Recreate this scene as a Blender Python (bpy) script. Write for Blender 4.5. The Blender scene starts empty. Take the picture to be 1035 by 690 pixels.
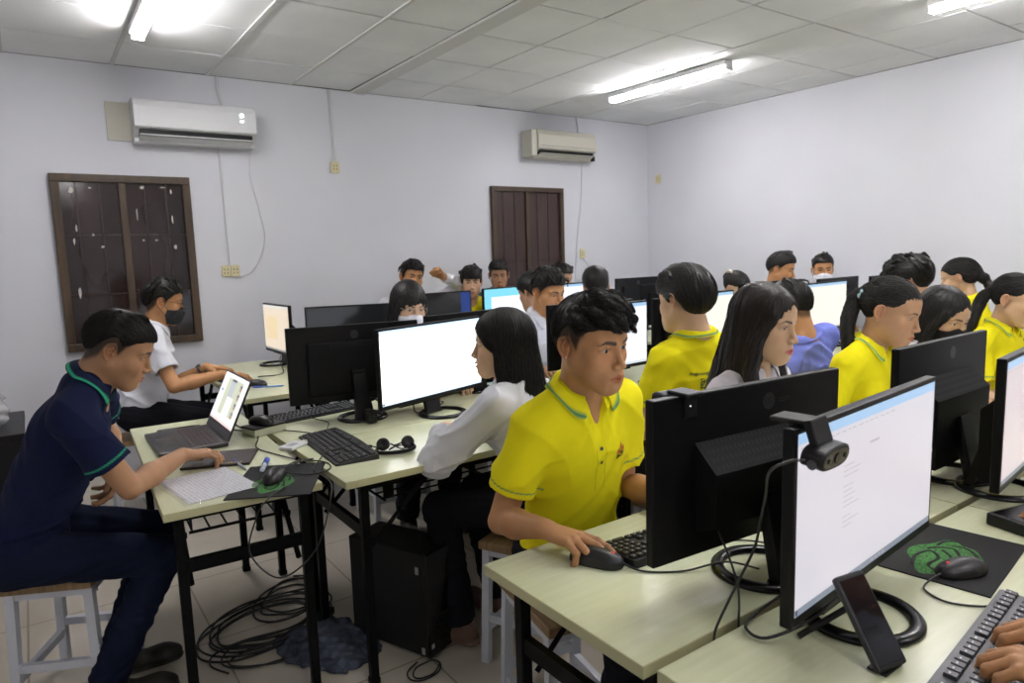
import bpy, bmesh, math, random
import numpy as np
from mathutils import Vector, Matrix
PI = math.pi
V3 = lambda *a: np.array(a, dtype=float)
COL = bpy.context.scene.collection
rnd = random.Random(7)

# ------------------------------------------------------------------ materials
MATS = {}
def mat(name, col=(.5, .5, .5), rough=.5, metal=0., emis=None, estr=0., spec=.5, bump=None, attr=None, coat=0., nodes=None):
    if name in MATS: return MATS[name]
    m = bpy.data.materials.new(name); m.use_nodes = True
    nt = m.node_tree; b = nt.nodes['Principled BSDF']
    b.inputs['Base Color'].default_value = (*col, 1); b.inputs['Roughness'].default_value = rough
    b.inputs['Metallic'].default_value = metal; b.inputs['Specular IOR Level'].default_value = spec
    b.inputs['Coat Weight'].default_value = coat
    if emis:
        b.inputs['Emission Color'].default_value = (*emis, 1); b.inputs['Emission Strength'].default_value = estr
    if attr:
        a = nt.nodes.new('ShaderNodeAttribute'); a.attribute_name = attr
        nt.links.new(a.outputs['Color'], b.inputs['Base Color'])
    if bump:
        scale, strength, dist = bump[:3]
        tc = nt.nodes.new('ShaderNodeTexCoord'); n = nt.nodes.new('ShaderNodeTexNoise'); bp = nt.nodes.new('ShaderNodeBump')
        n.inputs['Scale'].default_value = scale; n.inputs['Detail'].default_value = 3
        bp.inputs['Strength'].default_value = strength; bp.inputs['Distance'].default_value = dist
        if len(bump) > 3:
            mp = nt.nodes.new('ShaderNodeMapping'); mp.inputs['Scale'].default_value = bump[3]
            nt.links.new(tc.outputs['Object'], mp.inputs['Vector']); nt.links.new(mp.outputs['Vector'], n.inputs['Vector'])
        else: nt.links.new(tc.outputs['Object'], n.inputs['Vector'])
        nt.links.new(n.outputs['Fac'], bp.inputs['Height']); nt.links.new(bp.outputs['Normal'], b.inputs['Normal'])
    if nodes: nodes(nt, b)
    MATS[name] = m
    return m
def tex_mix(nt, b, c1, c2, scale, detail=3, lo=.4, hi=.6, mscale=(1, 1, 1), sock='Base Color'):
    tc = nt.nodes.new('ShaderNodeTexCoord'); mp = nt.nodes.new('ShaderNodeMapping'); n = nt.nodes.new('ShaderNodeTexNoise')
    r = nt.nodes.new('ShaderNodeValToRGB')
    mp.inputs['Scale'].default_value = mscale; n.inputs['Scale'].default_value = scale; n.inputs['Detail'].default_value = detail
    r.color_ramp.elements[0].position = lo; r.color_ramp.elements[1].position = hi
    r.color_ramp.elements[0].color = (*c1, 1); r.color_ramp.elements[1].color = (*c2, 1)
    nt.links.new(tc.outputs['Object'], mp.inputs['Vector']); nt.links.new(mp.outputs['Vector'], n.inputs['Vector'])
    nt.links.new(n.outputs['Fac'], r.inputs['Fac'])
    if sock: nt.links.new(r.outputs['Color'], b.inputs[sock])
    return r

# ------------------------------------------------------------------ objects
def tag(o, label, cat, group=None, kind=None):
    o['label'] = label
    if cat: o['category'] = cat
    if group: o['group'] = group
    if kind: o['kind'] = kind
    return o
def empty(name, loc, label, cat, group=None, rz=0.):
    o = bpy.data.objects.new(name, None); COL.objects.link(o)
    o.location = loc; o.rotation_euler = (0, 0, rz); o.empty_display_size = .1
    return tag(o, label, cat, group)
def link(name, me, mats, parent=None, label=None, smooth=False):
    o = bpy.data.objects.new(name, me); COL.objects.link(o)
    if mats is not None and len(me.materials) == 0:
        for m in (mats if isinstance(mats, (list, tuple)) else [mats]): me.materials.append(m)
    if parent is not None: o.parent = parent
    if label: o['label'] = label
    return o
def copy_tree(o, parent=None):
    c = o.copy(); COL.objects.link(c); c.parent = parent
    for ch in list(o.children): copy_tree(ch, c)
    return c

class MB:
    """collects boxes, tubes, discs ... and builds ONE mesh"""
    def __init__(s): s.v = []; s.f = []; s.m = []; s.sm = []
    def add(s, vs, fs, mi=0, smooth=False):
        b = len(s.v); s.v += [tuple(map(float, p)) for p in vs]
        for f in fs: s.f.append([b + i for i in f]); s.m.append(mi); s.sm.append(smooth)
        return s
    def box(s, lo, hi, mi=0, bev=0., M=None):
        lo = V3(*lo); hi = V3(*hi); lo, hi = np.minimum(lo, hi), np.maximum(lo, hi)
        if bev <= 0:
            vs = [V3((lo, hi)[i & 1][0], (lo, hi)[i >> 1 & 1][1], (lo, hi)[i >> 2 & 1][2]) for i in range(8)]
            fs = [(0, 2, 3, 1), (4, 5, 7, 6), (0, 1, 5, 4), (2, 6, 7, 3), (0, 4, 6, 2), (1, 3, 7, 5)]
            if M is not None: vs = [np.array(M @ Vector(p)) for p in vs]
            return s.add(vs, fs, mi)
        bm = bmesh.new(); bmesh.ops.create_cube(bm, size=1)
        c = (lo + hi) / 2; d = hi - lo
        for v in bm.verts: v.co = Vector([v.co[i] * d[i] + c[i] for i in range(3)])
        bmesh.ops.bevel(bm, geom=list(bm.edges), offset=min(bev, min(d) * .45), segments=2, affect='EDGES', profile=.5)
        vs = [(M @ v.co) if M is not None else v.co.copy() for v in bm.verts]; bm.verts.index_update()
        fs = [[v.index for v in f.verts] for f in bm.faces]; bm.free()
        return s.add(vs, fs, mi, False)
    def tube(s, pts, r, seg=8, mi=0, cap=True, smooth=True, flat=1.):
        pts = [V3(*p) for p in pts]; n = len(pts)
        rs = r if isinstance(r, (list, tuple, np.ndarray)) else [r] * n
        vs = []; fs = []; up = None
        for i, p in enumerate(pts):
            t = pts[min(i + 1, n - 1)] - pts[max(i - 1, 0)]; t = t / (np.linalg.norm(t) + 1e-9)
            if up is None:
                a = V3(0, 0, 1) if abs(t[2]) < .9 else V3(1, 0, 0)
            else: a = up
            x = np.cross(t, a); x /= np.linalg.norm(x) + 1e-9; up = np.cross(x, t)
            for k in range(seg):
                q = 2 * PI * k / seg; vs.append(p + (x * math.cos(q) + up * math.sin(q) * flat) * rs[i])
        for i in range(n - 1):
            for k in range(seg):
                k2 = (k + 1) % seg; fs.append((i * seg + k, i * seg + k2, (i + 1) * seg + k2, (i + 1) * seg + k))
        s.add(vs, fs, mi, smooth)
        if cap: s.add(vs[:seg], [tuple(range(seg))[::-1]], mi); s.add(vs[-seg:], [tuple(range(seg))], mi)
        return s
    def lathe(s, prof, c=(0, 0, 0), seg=32, mi=0, smooth=True, a0=0., a1=2 * PI):
        full = abs(a1 - a0 - 2 * PI) < 1e-6; n = seg if full else seg + 1; vs = []; fs = []
        for r, z in prof:
            for k in range(n):
                q = a0 + (a1 - a0) * k / seg; vs.append((c[0] + r * math.cos(q), c[1] + r * math.sin(q), c[2] + z))
        for i in range(len(prof) - 1):
            for k in range(seg):
                k2 = (k + 1) % n; fs.append((i * n + k, i * n + k2, (i + 1) * n + k2, (i + 1) * n + k))
        return s.add(vs, fs, mi, smooth)
    def prism(s, poly, z0, z1, mi=0, M=None):
        n = len(poly); vs = [V3(x, y, z0) for x, y in poly] + [V3(x, y, z1) for x, y in poly]
        if M is not None: vs = [np.array(M @ Vector(p)) for p in vs]
        return s.add(vs, [tuple(range(n))[::-1], tuple(range(n, 2 * n))] + [(i, (i + 1) % n, n + (i + 1) % n, n + i) for i in range(n)], mi)
    def mesh(s, name):
        me = bpy.data.meshes.new(name); me.from_pydata(s.v, [], s.f); me.update()
        me.polygons.foreach_set('material_index', s.m); me.polygons.foreach_set('use_smooth', s.sm)
        bm = bmesh.new(); bm.from_mesh(me); bmesh.ops.recalc_face_normals(bm, faces=bm.faces); bm.to_mesh(me); bm.free()
        return me
    def build(s, name, mats, parent=None, label=None):
        return link(name, s.mesh(name), mats, parent, label)
def spline(pts, n=8):
    """Catmull-Rom through the points"""
    P = [V3(*p) for p in pts]; P = [2 * P[0] - P[1]] + P + [2 * P[-1] - P[-2]]; out = []
    for i in range(1, len(P) - 2):
        for k in range(n):
            t = k / n
            out.append(.5 * ((2 * P[i]) + (-P[i - 1] + P[i + 1]) * t + (2 * P[i - 1] - 5 * P[i] + 4 * P[i + 1] - P[i + 2]) * t * t + (-P[i - 1] + 3 * P[i] - 3 * P[i + 1] + P[i + 2]) * t ** 3))
    return out + [P[-2]]
def text_mesh(body, size, depth=.0004, font_bold=0., align='CENTER'):
    cu = bpy.data.curves.new('lettering', 'FONT'); cu.body = body; cu.size = size; cu.extrude = depth; cu.offset = font_bold
    cu.align_x = align; cu.align_y = 'CENTER'; cu.resolution_u = 3
    o = bpy.data.objects.new('lettering', cu); COL.objects.link(o)
    me = bpy.data.meshes.new_from_object(o.evaluated_get(bpy.context.evaluated_depsgraph_get()))
    bpy.data.objects.remove(o); bpy.data.curves.remove(cu)
    return me

# ------------------------------------------------------------------ sculpting with distance fields
BIG = .06
def nrm(v): v = np.asarray(v, float); return v / (np.linalg.norm(v) + 1e-12)
class G:
    def __init__(s, lo, hi, h):
        s.lo = np.array(lo, float); s.h = h; s.n = np.ceil((np.array(hi) - s.lo) / h).astype(int) + 2
        s.f = np.full(s.n, BIG, np.float32)
        s.ax = [(s.lo[i] + h * np.arange(s.n[i])).astype(np.float32) for i in range(3)]
    def put(s, fn, lo, hi, k, op):
        pad = max(k, 0) + .025
        a = np.clip(np.floor((np.asarray(lo) - pad - s.lo) / s.h).astype(int), 0, s.n); b = np.clip(np.ceil((np.asarray(hi) + pad - s.lo) / s.h).astype(int) + 1, 0, s.n)
        if np.any(b <= a): return s
        X = s.ax[0][a[0]:b[0], None, None]; Y = s.ax[1][None, a[1]:b[1], None]; Z = s.ax[2][None, None, a[2]:b[2]]
        d = fn(X, Y, Z); sl = (slice(a[0], b[0]), slice(a[1], b[1]), slice(a[2], b[2])); f = s.f[sl]
        if op == 'sub': f2 = -f; 
        else: f2 = f
        if k > 0:
            h = np.clip(.5 + .5 * (f2 - d) / k, 0, 1); r = f2 * (1 - h) + d * h - k * h * (1 - h)
        else: r = np.minimum(f2, d)
        s.f[sl] = -r if op == 'sub' else r
        return s
    def ell(s, c, r, R=None, k=.02, op='u'):
        c = np.asarray(c, float); r = np.asarray(r, float); m = r.max() if R is not None else r
        def fn(X, Y, Z):
            x, y, z = X - c[0], Y - c[1], Z - c[2]
            if R is not None: x, y, z = (R[i][0] * x + R[i][1] * y + R[i][2] * z for i in range(3))
            k0 = np.sqrt((x / r[0]) ** 2 + (y / r[1]) ** 2 + (z / r[2]) ** 2) + 1e-6
            k1 = np.sqrt((x / r[0] ** 2) ** 2 + (y / r[1] ** 2) ** 2 + (z / r[2] ** 2) ** 2) + 1e-6
            return k0 * (k0 - 1) / k1
        return s.put(fn, c - m, c + m, k, op)
    def cone(s, a, b, r1, r2, k=.01, op='u', flat=None, capb=None):
        """tapered capsule; flat=(axis, factor) squeezes its section; capb cuts it square at b"""
        a = np.asarray(a, float); b = np.asarray(b, float); ab = b - a; L = ab @ ab + 1e-12; m = max(r1, r2); u = ab / math.sqrt(L)
        def fn(X, Y, Z):
            x, y, z = X - a[0], Y - a[1], Z - a[2]
            t = np.clip((x * ab[0] + y * ab[1] + z * ab[2]) / L, 0, 1)
            x, y, z = x - t * ab[0], y - t * ab[1], z - t * ab[2]
            if flat is not None:
                n, q = flat; e = (x * n[0] + y * n[1] + z * n[2]) * (1 / q - 1); x, y, z = x + e * n[0], y + e * n[1], z + e * n[2]
            d = np.sqrt(x * x + y * y + z * z) - (r1 + (r2 - r1) * t)
            if capb is not None:
                d = np.maximum(d, (X - b[0]) * u[0] + (Y - b[1]) * u[1] + (Z - b[2]) * u[2] - capb)
            return d
        return s.put(fn, np.minimum(a, b) - m, np.maximum(a, b) + m, k, op)
    def chain(s, pts, rs, k=.006, op='u', flat=None):
        for i in range(len(pts) - 1): s.cone(pts[i], pts[i + 1], rs[i], rs[i + 1], k if i == 0 else .002, op, flat)
        return s
    def cut(s, fn, k=.004):
        """keep only where fn(X,Y,Z) < 0"""
        X = s.ax[0][:, None, None]; Y = s.ax[1][None, :, None]; Z = s.ax[2][None, None, :]
        d = fn(X, Y, Z); f = s.f; h = np.clip(.5 + .5 * (f - d) / k, 0, 1)
        s.f = (f * h + d * (1 - h) + k * h * (1 - h)).astype(np.float32); return s
    def warp(s, fn):
        X = s.ax[0][:, None, None]; Y = s.ax[1][None, :, None]; Z = s.ax[2][None, None, :]
        s.f += fn(X, Y, Z).astype(np.float32); return s
    def copy(s):
        g = G.__new__(G); g.lo = s.lo; g.h = s.h; g.n = s.n; g.ax = s.ax; g.f = s.f.copy(); return g
    def samp(s, p):
        q = (p - s.lo) / s.h; q = np.clip(q, 0, s.n - 1.001); i = q.astype(int); t = q - i; f = s.f; r = 0
        for dx in (0, 1):
            for dy in (0, 1):
                for dz in (0, 1):
                    w = (t[:, 0] if dx else 1 - t[:, 0]) * (t[:, 1] if dy else 1 - t[:, 1]) * (t[:, 2] if dz else 1 - t[:, 2])
                    r = r + w * f[i[:, 0] + dx, i[:, 1] + dy, i[:, 2] + dz]
        return r
    def grad(s, p):
        e = s.h * 1.2; g = np.stack([s.samp(p + d) - s.samp(p - d) for d in np.eye(3) * e], 1)
        return g / (np.linalg.norm(g, axis=1, keepdims=True) + 1e-9)
    def nets(s):
        f = s.f.copy(); f[0] = f[-1] = BIG; f[:, 0] = f[:, -1] = BIG; f[:, :, 0] = f[:, :, -1] = BIG
        g = f < 0; nx, ny, nz = f.shape; c = np.zeros((nx - 1, ny - 1, nz - 1), np.int8)
        for dx in (0, 1):
            for dy in (0, 1):
                for dz in (0, 1): c += g[dx:nx - 1 + dx, dy:ny - 1 + dy, dz:nz - 1 + dz]
        act = (c > 0) & (c < 8); C = np.argwhere(act)
        if len(C) == 0: return np.zeros((0, 3)), np.zeros((0, 4), int)
        idx = np.full(act.shape, -1, np.int32); idx[act] = np.arange(len(C))
        pos = np.zeros((len(C), 3)); cnt = np.zeros(len(C))
        offs = [(dx, dy, dz) for dx in (0, 1) for dy in (0, 1) for dz in (0, 1)]
        for a in offs:
            for ax in range(3):
                if a[ax]: continue
                b = list(a); b[ax] = 1; A = C + a; B = C + b
                fa = f[A[:, 0], A[:, 1], A[:, 2]]; fb = f[B[:, 0], B[:, 1], B[:, 2]]; m = (fa < 0) != (fb < 0)
                t = np.where(m, fa / np.where(m, fa - fb, 1), 0); q = np.array(a, float)[None].repeat(len(C), 0); q[:, ax] += t
                pos += q * m[:, None]; cnt += m
        vs = s.lo + s.h * (C + pos / cnt[:, None]); Q = []
        for ax in range(3):
            b, d = (ax + 1) % 3, (ax + 2) % 3
            sl = [slice(None)] * 3; sl2 = list(sl); sl[ax] = slice(0, -1); sl2[ax] = slice(1, None)
            e = g[tuple(sl)] != g[tuple(sl2)]; E = np.argwhere(e); E = E[(E[:, b] > 0) & (E[:, d] > 0)]
            ob = np.zeros(3, int); ob[b] = 1; od = np.zeros(3, int); od[d] = 1
            def I(P): return idx[P[:, 0], P[:, 1], P[:, 2]]
            q = np.stack([I(E), I(E - ob), I(E - ob - od), I(E - od)], 1); ins = g[E[:, 0], E[:, 1], E[:, 2]]
            q[~ins] = q[~ins][:, ::-1]; Q.append(q)
        Q = np.concatenate(Q); Q = Q[(Q >= 0).all(1)]
        return vs, Q
def np_mesh(name, vs, qs, cols=None, smooth=True):
    me = bpy.data.meshes.new(name); me.vertices.add(len(vs)); me.vertices.foreach_set('co', np.asarray(vs, np.float32).ravel())
    n = len(qs); k = qs.shape[1]; me.loops.add(n * k); me.loops.foreach_set('vertex_index', np.asarray(qs, np.int32).ravel())
    me.polygons.add(n); me.polygons.foreach_set('loop_start', np.arange(0, n * k, k, dtype=np.int32)); me.polygons.foreach_set('loop_total', np.full(n, k, np.int32))
    me.update(calc_edges=True); me.validate(); me.polygons.foreach_set('use_smooth', np.full(len(me.polygons), smooth))
    if cols is not None:
        a = me.color_attributes.new('tint', 'FLOAT_COLOR', 'POINT')
        a.data.foreach_set('color', np.concatenate([cols, np.ones((len(cols), 1))], 1).astype(np.float32).ravel())
    return me
def merge(parts):
    V = []; Q = []; C = []; n = 0
    for v, q, c in parts: V.append(v); Q.append(q + n); C.append(c); n += len(v)
    return np.concatenate(V), np.concatenate(Q), np.concatenate(C)
# ------------------------------------------------------------------ people
def head_frame(pos, yaw, pitch=0, roll=0):
    t, p, r = map(math.radians, (yaw, pitch, roll))
    Y = V3(math.cos(t) * math.cos(p), math.sin(t) * math.cos(p), -math.sin(p)); X = V3(math.sin(t), -math.cos(t), 0); Z = np.cross(X, Y)
    X2 = X * math.cos(r) - Z * math.sin(r); Z2 = np.cross(X2, Y)
    return np.stack([X2, Y, Z2], 1), V3(*pos)       # columns = axes
def sst(x, a, b): t = np.clip((x - a) / (b - a), 0, 1); return t * t * (3 - 2 * t)
def alpha(X, Y): return np.degrees(np.arctan2(np.abs(X), Y))
SHORT = ([0, 30, 55, 72, 84, 97, 112, 130, 155, 180], [.060, .060, .048, .020, -.012, .022, .012, -.035, -.062, -.066])
LONGH = ([0, 20, 40, 55, 68, 80, 100, 180], [.060, .052, .022, -.012, -.05, -.07, -.08, -.10])
TIED = ([0, 25, 45, 60, 75, 92, 105, 125, 150, 180], [.062, .058, .048, .038, .024, .024, .010, -.03, -.055, -.06])
FADED = ([0, 30, 55, 70, 82, 97, 112, 130, 155, 180], [.060, .060, .048, .026, .012, .030, .022, .000, -.030, -.038])
BOWL = ([0, 30, 50, 66, 80, 97, 112, 130, 155, 180], [.030, .030, .030, .020, -.012, .010, .0, -.04, -.065, -.068])

def head_skin(p, nb, chest, lod):
    h = (.0019, .0027, .0042)[lod]; male = p['sex'] == 'm'; g = G((-.10, -.13, min(nb[2], chest[2]) - .07), (.10, .135, .135), h) if False else None
    lo = np.minimum([-.095, -.125, -.14], np.minimum(nb, chest) - .075); hi = np.maximum([.095, .13, .13], np.maximum(nb, chest) + .06)
    g = G(lo, hi, h)
    g.ell((0, -.014, .030), (.0735, .094, .085), k=.0)
    jw = 1.0 if male else .93
    g.ell((0, .028, -.045), (.0545 * jw, .058, .072), k=.03)
    g.ell((0, .040, .040), (.057, .043, .044), k=.025)
    g.ell((0, .066, -.099), (.021 * jw, .018, .016), k=.03)
    for s in (-1, 1):
        g.cone((s * .050 * jw, -.005, -.048), (s * .017, .062, -.101), .0165, .011, k=.035)
        g.ell((s * .042, .050, -.026), (.021, .021, .020), k=.030)
        g.ell((s * .033, .036, -.056), (.021, .024, .026), k=.03)
        g.cone((s * .014, .079, .018), (s * .044, .066, .019), .0085 if male else .006, .007, k=.018)
    g.ell((0, .074, -.070), (.030, .021, .026), k=.022)
    for s in (-1, 1): g.ell((s * .0315, .091, -.001), (.0175, .0135, .0105), k=.014, op='sub')
    if lod < 2:
        for s in (-1, 1):
            g.ell((s * .0315, .0655, -.0005), (.0155, .0140, .0138), k=.005)
            g.cone((s * .020, .0775, .0055), (s * .0335, .0795, .0085), .0022, .0025, k=.004); g.cone((s * .0335, .0795, .0085), (s * .047, .0705, .002), .0025, .002, k=.004)
            g.ell((s * .0318, .0825, -.0003), (.0134, .012, .0054 if male else .0060), R=np.array([[1, 0, s * .08], [0, 1, 0], [-s * .08, 0, 1]]), k=.0012, op='sub')
    # nose
    g.cone((0, .0815, .006), (0, .1010, -.035), .0060, .0082, k=.012); g.ell((0, .1025, -.0378), (.0092, .0090, .0082), k=.006)
    for s in (-1, 1):
        g.ell((s * .0125, .095, -.0415), (.0078, .0095, .0068), k=.006)
        if lod < 2: g.ell((s * .0065, .1005, -.0485), (.0035, .0055, .003), k=.003, op='sub')
    # mouth
    for s in (-1, 1):
        if p.get('smile'): g.ell((s * .040, .060, -.036), (.016, .015, .014), k=.02)
        g.cone((s * .001, .0955, -.0665), (s * .0235, .0845, -.0705 + (.005 if p.get('smile') else 0)), .0052, .0028, k=.005); g.cone((s * .001, .0938, -.0762), (s * .021, .0835, -.0735 + (.004 if p.get('smile') else 0)), .0062, .003, k=.006)
    g.ell((0, .0965, -.0866), (.014, .006, .0030), k=.008, op='sub')
    if p.get('smile'):
        for q in np.linspace(-1, 1, 7): g.ell((q * .019, .099 - .010 * abs(q) ** 2, -.0730 + .005 * q * q), (.006, .010, .0042 * (1.15 - abs(q) * .6)), k=.002, op='sub')
    elif lod < 2: g.ell((0, .101, -.0713), (.0215, .013, .0011), k=.0018, op='sub')
    # ears
    for s in ((-1, 1) if p['hair'] not in ('long', 'longfront') else ()):
        R = np.array([[math.cos(.30), s * -math.sin(.30) * -1, 0], [s * -math.sin(.30), math.cos(.30), 0], [0, 0, 1]])
        g.ell((s * .0800, -.018, -.006), (.0050, .0150, .0265), R=R, k=.006)
        if lod < 2:
            g.ell((s * .0870, -.014, -.001), (.0058, .0110, .019), R=R, k=.004, op='sub'); g.ell((s * .0800, -.006, -.009), (.004, .004, .006), k=.003)
            g.chain(spline([(s * .080, -.005, .002), (s * .083, -.003, .016), (s * .0865, -.013, .0245), (s * .0895, -.027, .017), (s * .0890, -.031, -.002), (s * .0855, -.024, -.020), (s * .080, -.013, -.031)], 4), [.0030] * 20 + [.0034] * 5, k=.003)
            g.chain([(s * .0865, -.013, .012), (s * .0880, -.021, .002), (s * .086, -.017, -.012)], [.0022, .0024, .0022], k=.003)
    # neck and upper chest
    nr = .0535 if male else .044
    g.cone((0, -.028, -.05), nb + V3(0, 0, .0), nr, nr + .006, k=.028); g.cone(nb, chest, nr + .004, .052, k=.02)
    if male and lod < 2: g.ell((0, .022 + nb[1] * .45, -.135), (.010, .010, .012), k=.02)
    v, q = g.nets()
    x, y, z = v.T; tone = np.array(p['tone']); c = np.tile(tone, (len(v), 1))
    def blend(w, col):
        nonlocal c; w = np.clip(w, 0, 1)[:, None]; c = c * (1 - w) + np.array(col) * w
    front = y > .045
    blend(.35 * np.exp(-(((np.abs(x) - .042) / .02) ** 2 + ((z + .03) / .02) ** 2)) * front, tone * (1.08, .86, .84))
    blend(sst(-(((x / .0270) ** 2 + ((z + .0715) / (.0098 - .08 * np.abs(x))) ** 2)), -1.15, -.8) * (y > .078), p.get('lips', tone * (.86, .52, .50)))
    blend(.5 * (np.abs(np.abs(x) - .079) < .02) * (np.abs(y + .012) < .03) * (np.abs(z) < .035) * (np.abs(x) > .072), tone * (1.02, .78, .74))
    hairc = np.array(p.get('haircol', (.0085, .0072, .0065)))
    bx = np.abs(x); bz = np.interp(bx, [.012, .030, .040, .052], [.0170, .0215, .0220, .0150]); bt = np.interp(bx, [.010, .014, .035, .054], [.0008, .0050, .0042, .0008]) * (1.1 if male else .75)
    blend(sst(-np.abs(z - bz) / bt, -1.25, -.65) * .9 * (y > .035) * (bx > .011) * (bx < .054), hairc * 1.6 + .01)
    if lod == 2:
        blend(sst(-(((bx - .0315) / .0135) ** 2 + ((z + .0005) / .0048) ** 2), -1.3, -.6) * (y > .05), (.02, .015, .012))
        blend(sst(-(((bx - .0085) / .005) ** 2 + ((z + .048) / .003) ** 2), -1.3, -.6) * .5 * (y > .08), tone * .3)
    else:
        e = sst(-((((bx - .0315) / .0150) ** 2) + ((z - .0052 + .20 * (bx - .0315) ** 2 / .014) / .0016) ** 2), -1.3, -.7); blend(e * (y > .05) * .85, (.03, .02, .018))
    if p.get('smile'): blend((np.abs(x) < .019) * (np.abs(z + .0720) < .0048) * (y < .0925) * (y > .07), (.75, .73, .68))
    if p.get('fade', 0):
        a = alpha(x, y); zf = np.interp(a, *SHORT); w = sst(z - zf, -.012, .016) * (a > 62); blend(w * p['fade'] * (z > -.075), hairc * 2 + tone * .03)
    if p.get('stubble'): blend(p['stubble'] * sst(-z, .045, .07) * (y > .01) * sst(z, -.125, -.11), tone * .45)
    return g, v, q, c

def hair_mesh(p, lod, rs):
    st = p['hair']; h = (.0026, .0034, .0048)[lod]; col = np.array(p.get('haircol', (.0085, .0072, .0065)))
    L = p.get('hairlen', .3); lo = [-.15, -.20, -.14]; hi = [.15, .15, .175]
    if st in ('long', 'longfront'): lo[2] = -L - .08; lo[0], hi[0] = -.17, .17; lo[1] = -.30
    if st in ('pony', 'braid'): lo[2] = -L - .06; lo[1] = -.30; lo[0], hi[0] = -.16, .16
    g = G(lo, hi, h); t = p.get('thick', .012); top = p.get('top', .02)
    line = FADED if p.get('fade') else {'short': SHORT, 'wavy': SHORT, 'bowl': BOWL, 'mop': BOWL, 'long': LONGH, 'longfront': LONGH, 'pony': TIED, 'braid': TIED, 'bun': TIED}[st]
    ts = p.get('side', t * .7); g.ell((0, -.016, .031), (.0735 + ts, .096 + t, .084 + t), k=0)
    if st in ('short', 'wavy', 'bowl', 'mop'):
        g.ell((0, .004, .055 + top * .55), (.066 + t * .7, .078 + t, .050 + top * .62), k=.03)
    if st == 'mop': g.ell((0, -.02, .05), (.092, .108, .082), k=.03)
    if st == 'bowl' and p.get('back'): g.ell((0, -.055, .02), (.083, .075, .075), k=.03)
    fx = p.get('part', .015)
    def region(X, Y, Z):
        a = alpha(X, Y); zf = np.interp(a, *line).astype(np.float32)
        zf = zf + p.get('sideup', 0) * np.exp(-((a - 100) / 34) ** 2)
        if st in ('long', 'longfront'):
            zf = zf + .0 * Z; zf = np.where(a > 62, -9., zf)
            zf = zf + np.where(a < 62, .012 * np.exp(-((X - fx) / .012) ** 2) - .03 * p.get('bangs', 0), 0)
        return (zf - Z) * .8 + .0013 * np.sin(X * 330 + Z * 60) * (a < 70)
    g.cut(region, k=.008)
    if st in ('long', 'longfront'):
        # the falling curtain: open in front of the face
        def cur(X, Y, Z):
            dz = np.clip(-Z, 0, 1); a = .0715 + ts + p.get('flare', .10) * np.clip(dz, 0, .25) + .02 * np.clip(-dz + .04, 0, .04); b = .093 + t + .06 * np.clip(dz, 0, .3)
            yc = -.020 - .10 * np.clip(dz, 0, .3); fc = np.sqrt(1 - (np.clip(Z, 0, .09) / .118) ** 2); q = np.sqrt((X / (a * fc)) ** 2 + ((Y - yc) / (b * fc)) ** 2); d = (q - 1) * .085
            wall = np.maximum(d, -(d + p.get('shell', .022)))
            yo = p.get('open', .030) - .12 * np.clip(dz - .08, 0, .4)
            hem = -(Z + L) - .016 * np.sin(X * 150) * 1. + .01 * np.sin(Y * 120)
            return np.maximum(np.maximum(wall, Y - yo), np.maximum(hem, Z - .055))
        g.put(cur, (-.16, -.21, -L - .04), (.16, .06, .055), .012, 'u')
        if p.get('backfull', 1):
            g.cone((0, -.055, -.02), (0, -.085, -L + .03), .062, .055, k=.03, flat=((0, 1, 0), .55))
        for s in (-1, 1):
            if st == 'longfront' or p.get('front', 0):
                P = [V3(s * .060, .052, .035), V3(s * .080, .022, -.05), V3(s * .090, .020, -.14), V3(s * .088, .045, -.21), V3(s * .08, .075, -L)]
                g.chain(P, [.010, .017, .024, .022, .012], k=.02)
    if st in ('pony', 'braid'):
        s0 = V3(*p.get('tail', (0, -.105, .045))); g.ell(s0, (.022, .024, .022), k=.02)
        P = [s0] + [V3(*q) for q in p.get('tailpts', [(0, -.135, .02), (0, -.14, -.06), (0, -.13, -.15), (.01, -.12, -L)])]
        R = [.020, .026, .027, .024, .018, .010][:len(P)]; P = spline(P, 5); R = np.interp(np.linspace(0, 1, len(P)), np.linspace(0, 1, len(R)), R)
        if st == 'braid': R = R * (1 + .18 * np.sin(np.arange(len(R)) * 1.6))
        g.chain(P, R, k=.008)
    if st == 'bun': g.ell((0, -.11, .03), (.035, .033, .035), k=.012)
    # clumps
    ntuft = p.get('tufts', {'wavy': 120, 'short': 46, 'mop': 90, 'bowl': 16}.get(st, 0)) // (1, 1, 3)[lod]
    amp = p.get('tuftamp', .002 if st in ('short', 'bowl') else .010); thin = .62 if st == 'short' else 1.; swirl = p.get('swirl', .5)
    for i in range(ntuft):
        a = rs.uniform(-2.6, 2.6) if st != 'wavy' else rs.uniform(-1.9, 1.9); e = rs.uniform(.35, 1.35)
        d = V3(math.sin(a) * math.cos(e), math.cos(a) * math.cos(e), math.sin(e)); c = V3(0, -.008, .040)
        pt = c + d * (.075 + t, .090 + t, .074 + top * .9); pts = [pt]
        fl = nrm(V3(swirl + .3 * rs.normal(), 1.0 + .4 * rs.normal(), -.2)) if math.cos(a) > -.3 else nrm(V3(.3 * rs.normal(), -.5, -1))
        for k in range(4):
            n = nrm((pts[-1] - c) / np.array([.006, .008, .006])); tt = fl - n * (fl @ n); tt = nrm(tt + V3(0, 0, -.35 * k * .5) + .35 * rs.normal(size=3))
            nx = pts[-1] + tt * .017; nx = nx + n * (.003 if k < 2 else -.002) * (amp / .01)
            pts.append(nx)
        if pts[-1][1] > .05 and pts[-1][2] < line[1][0] - .016: continue
        g.chain(pts, np.array([.009, .0095, .008, .0055, .003]) * thin, k=.006)
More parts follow.
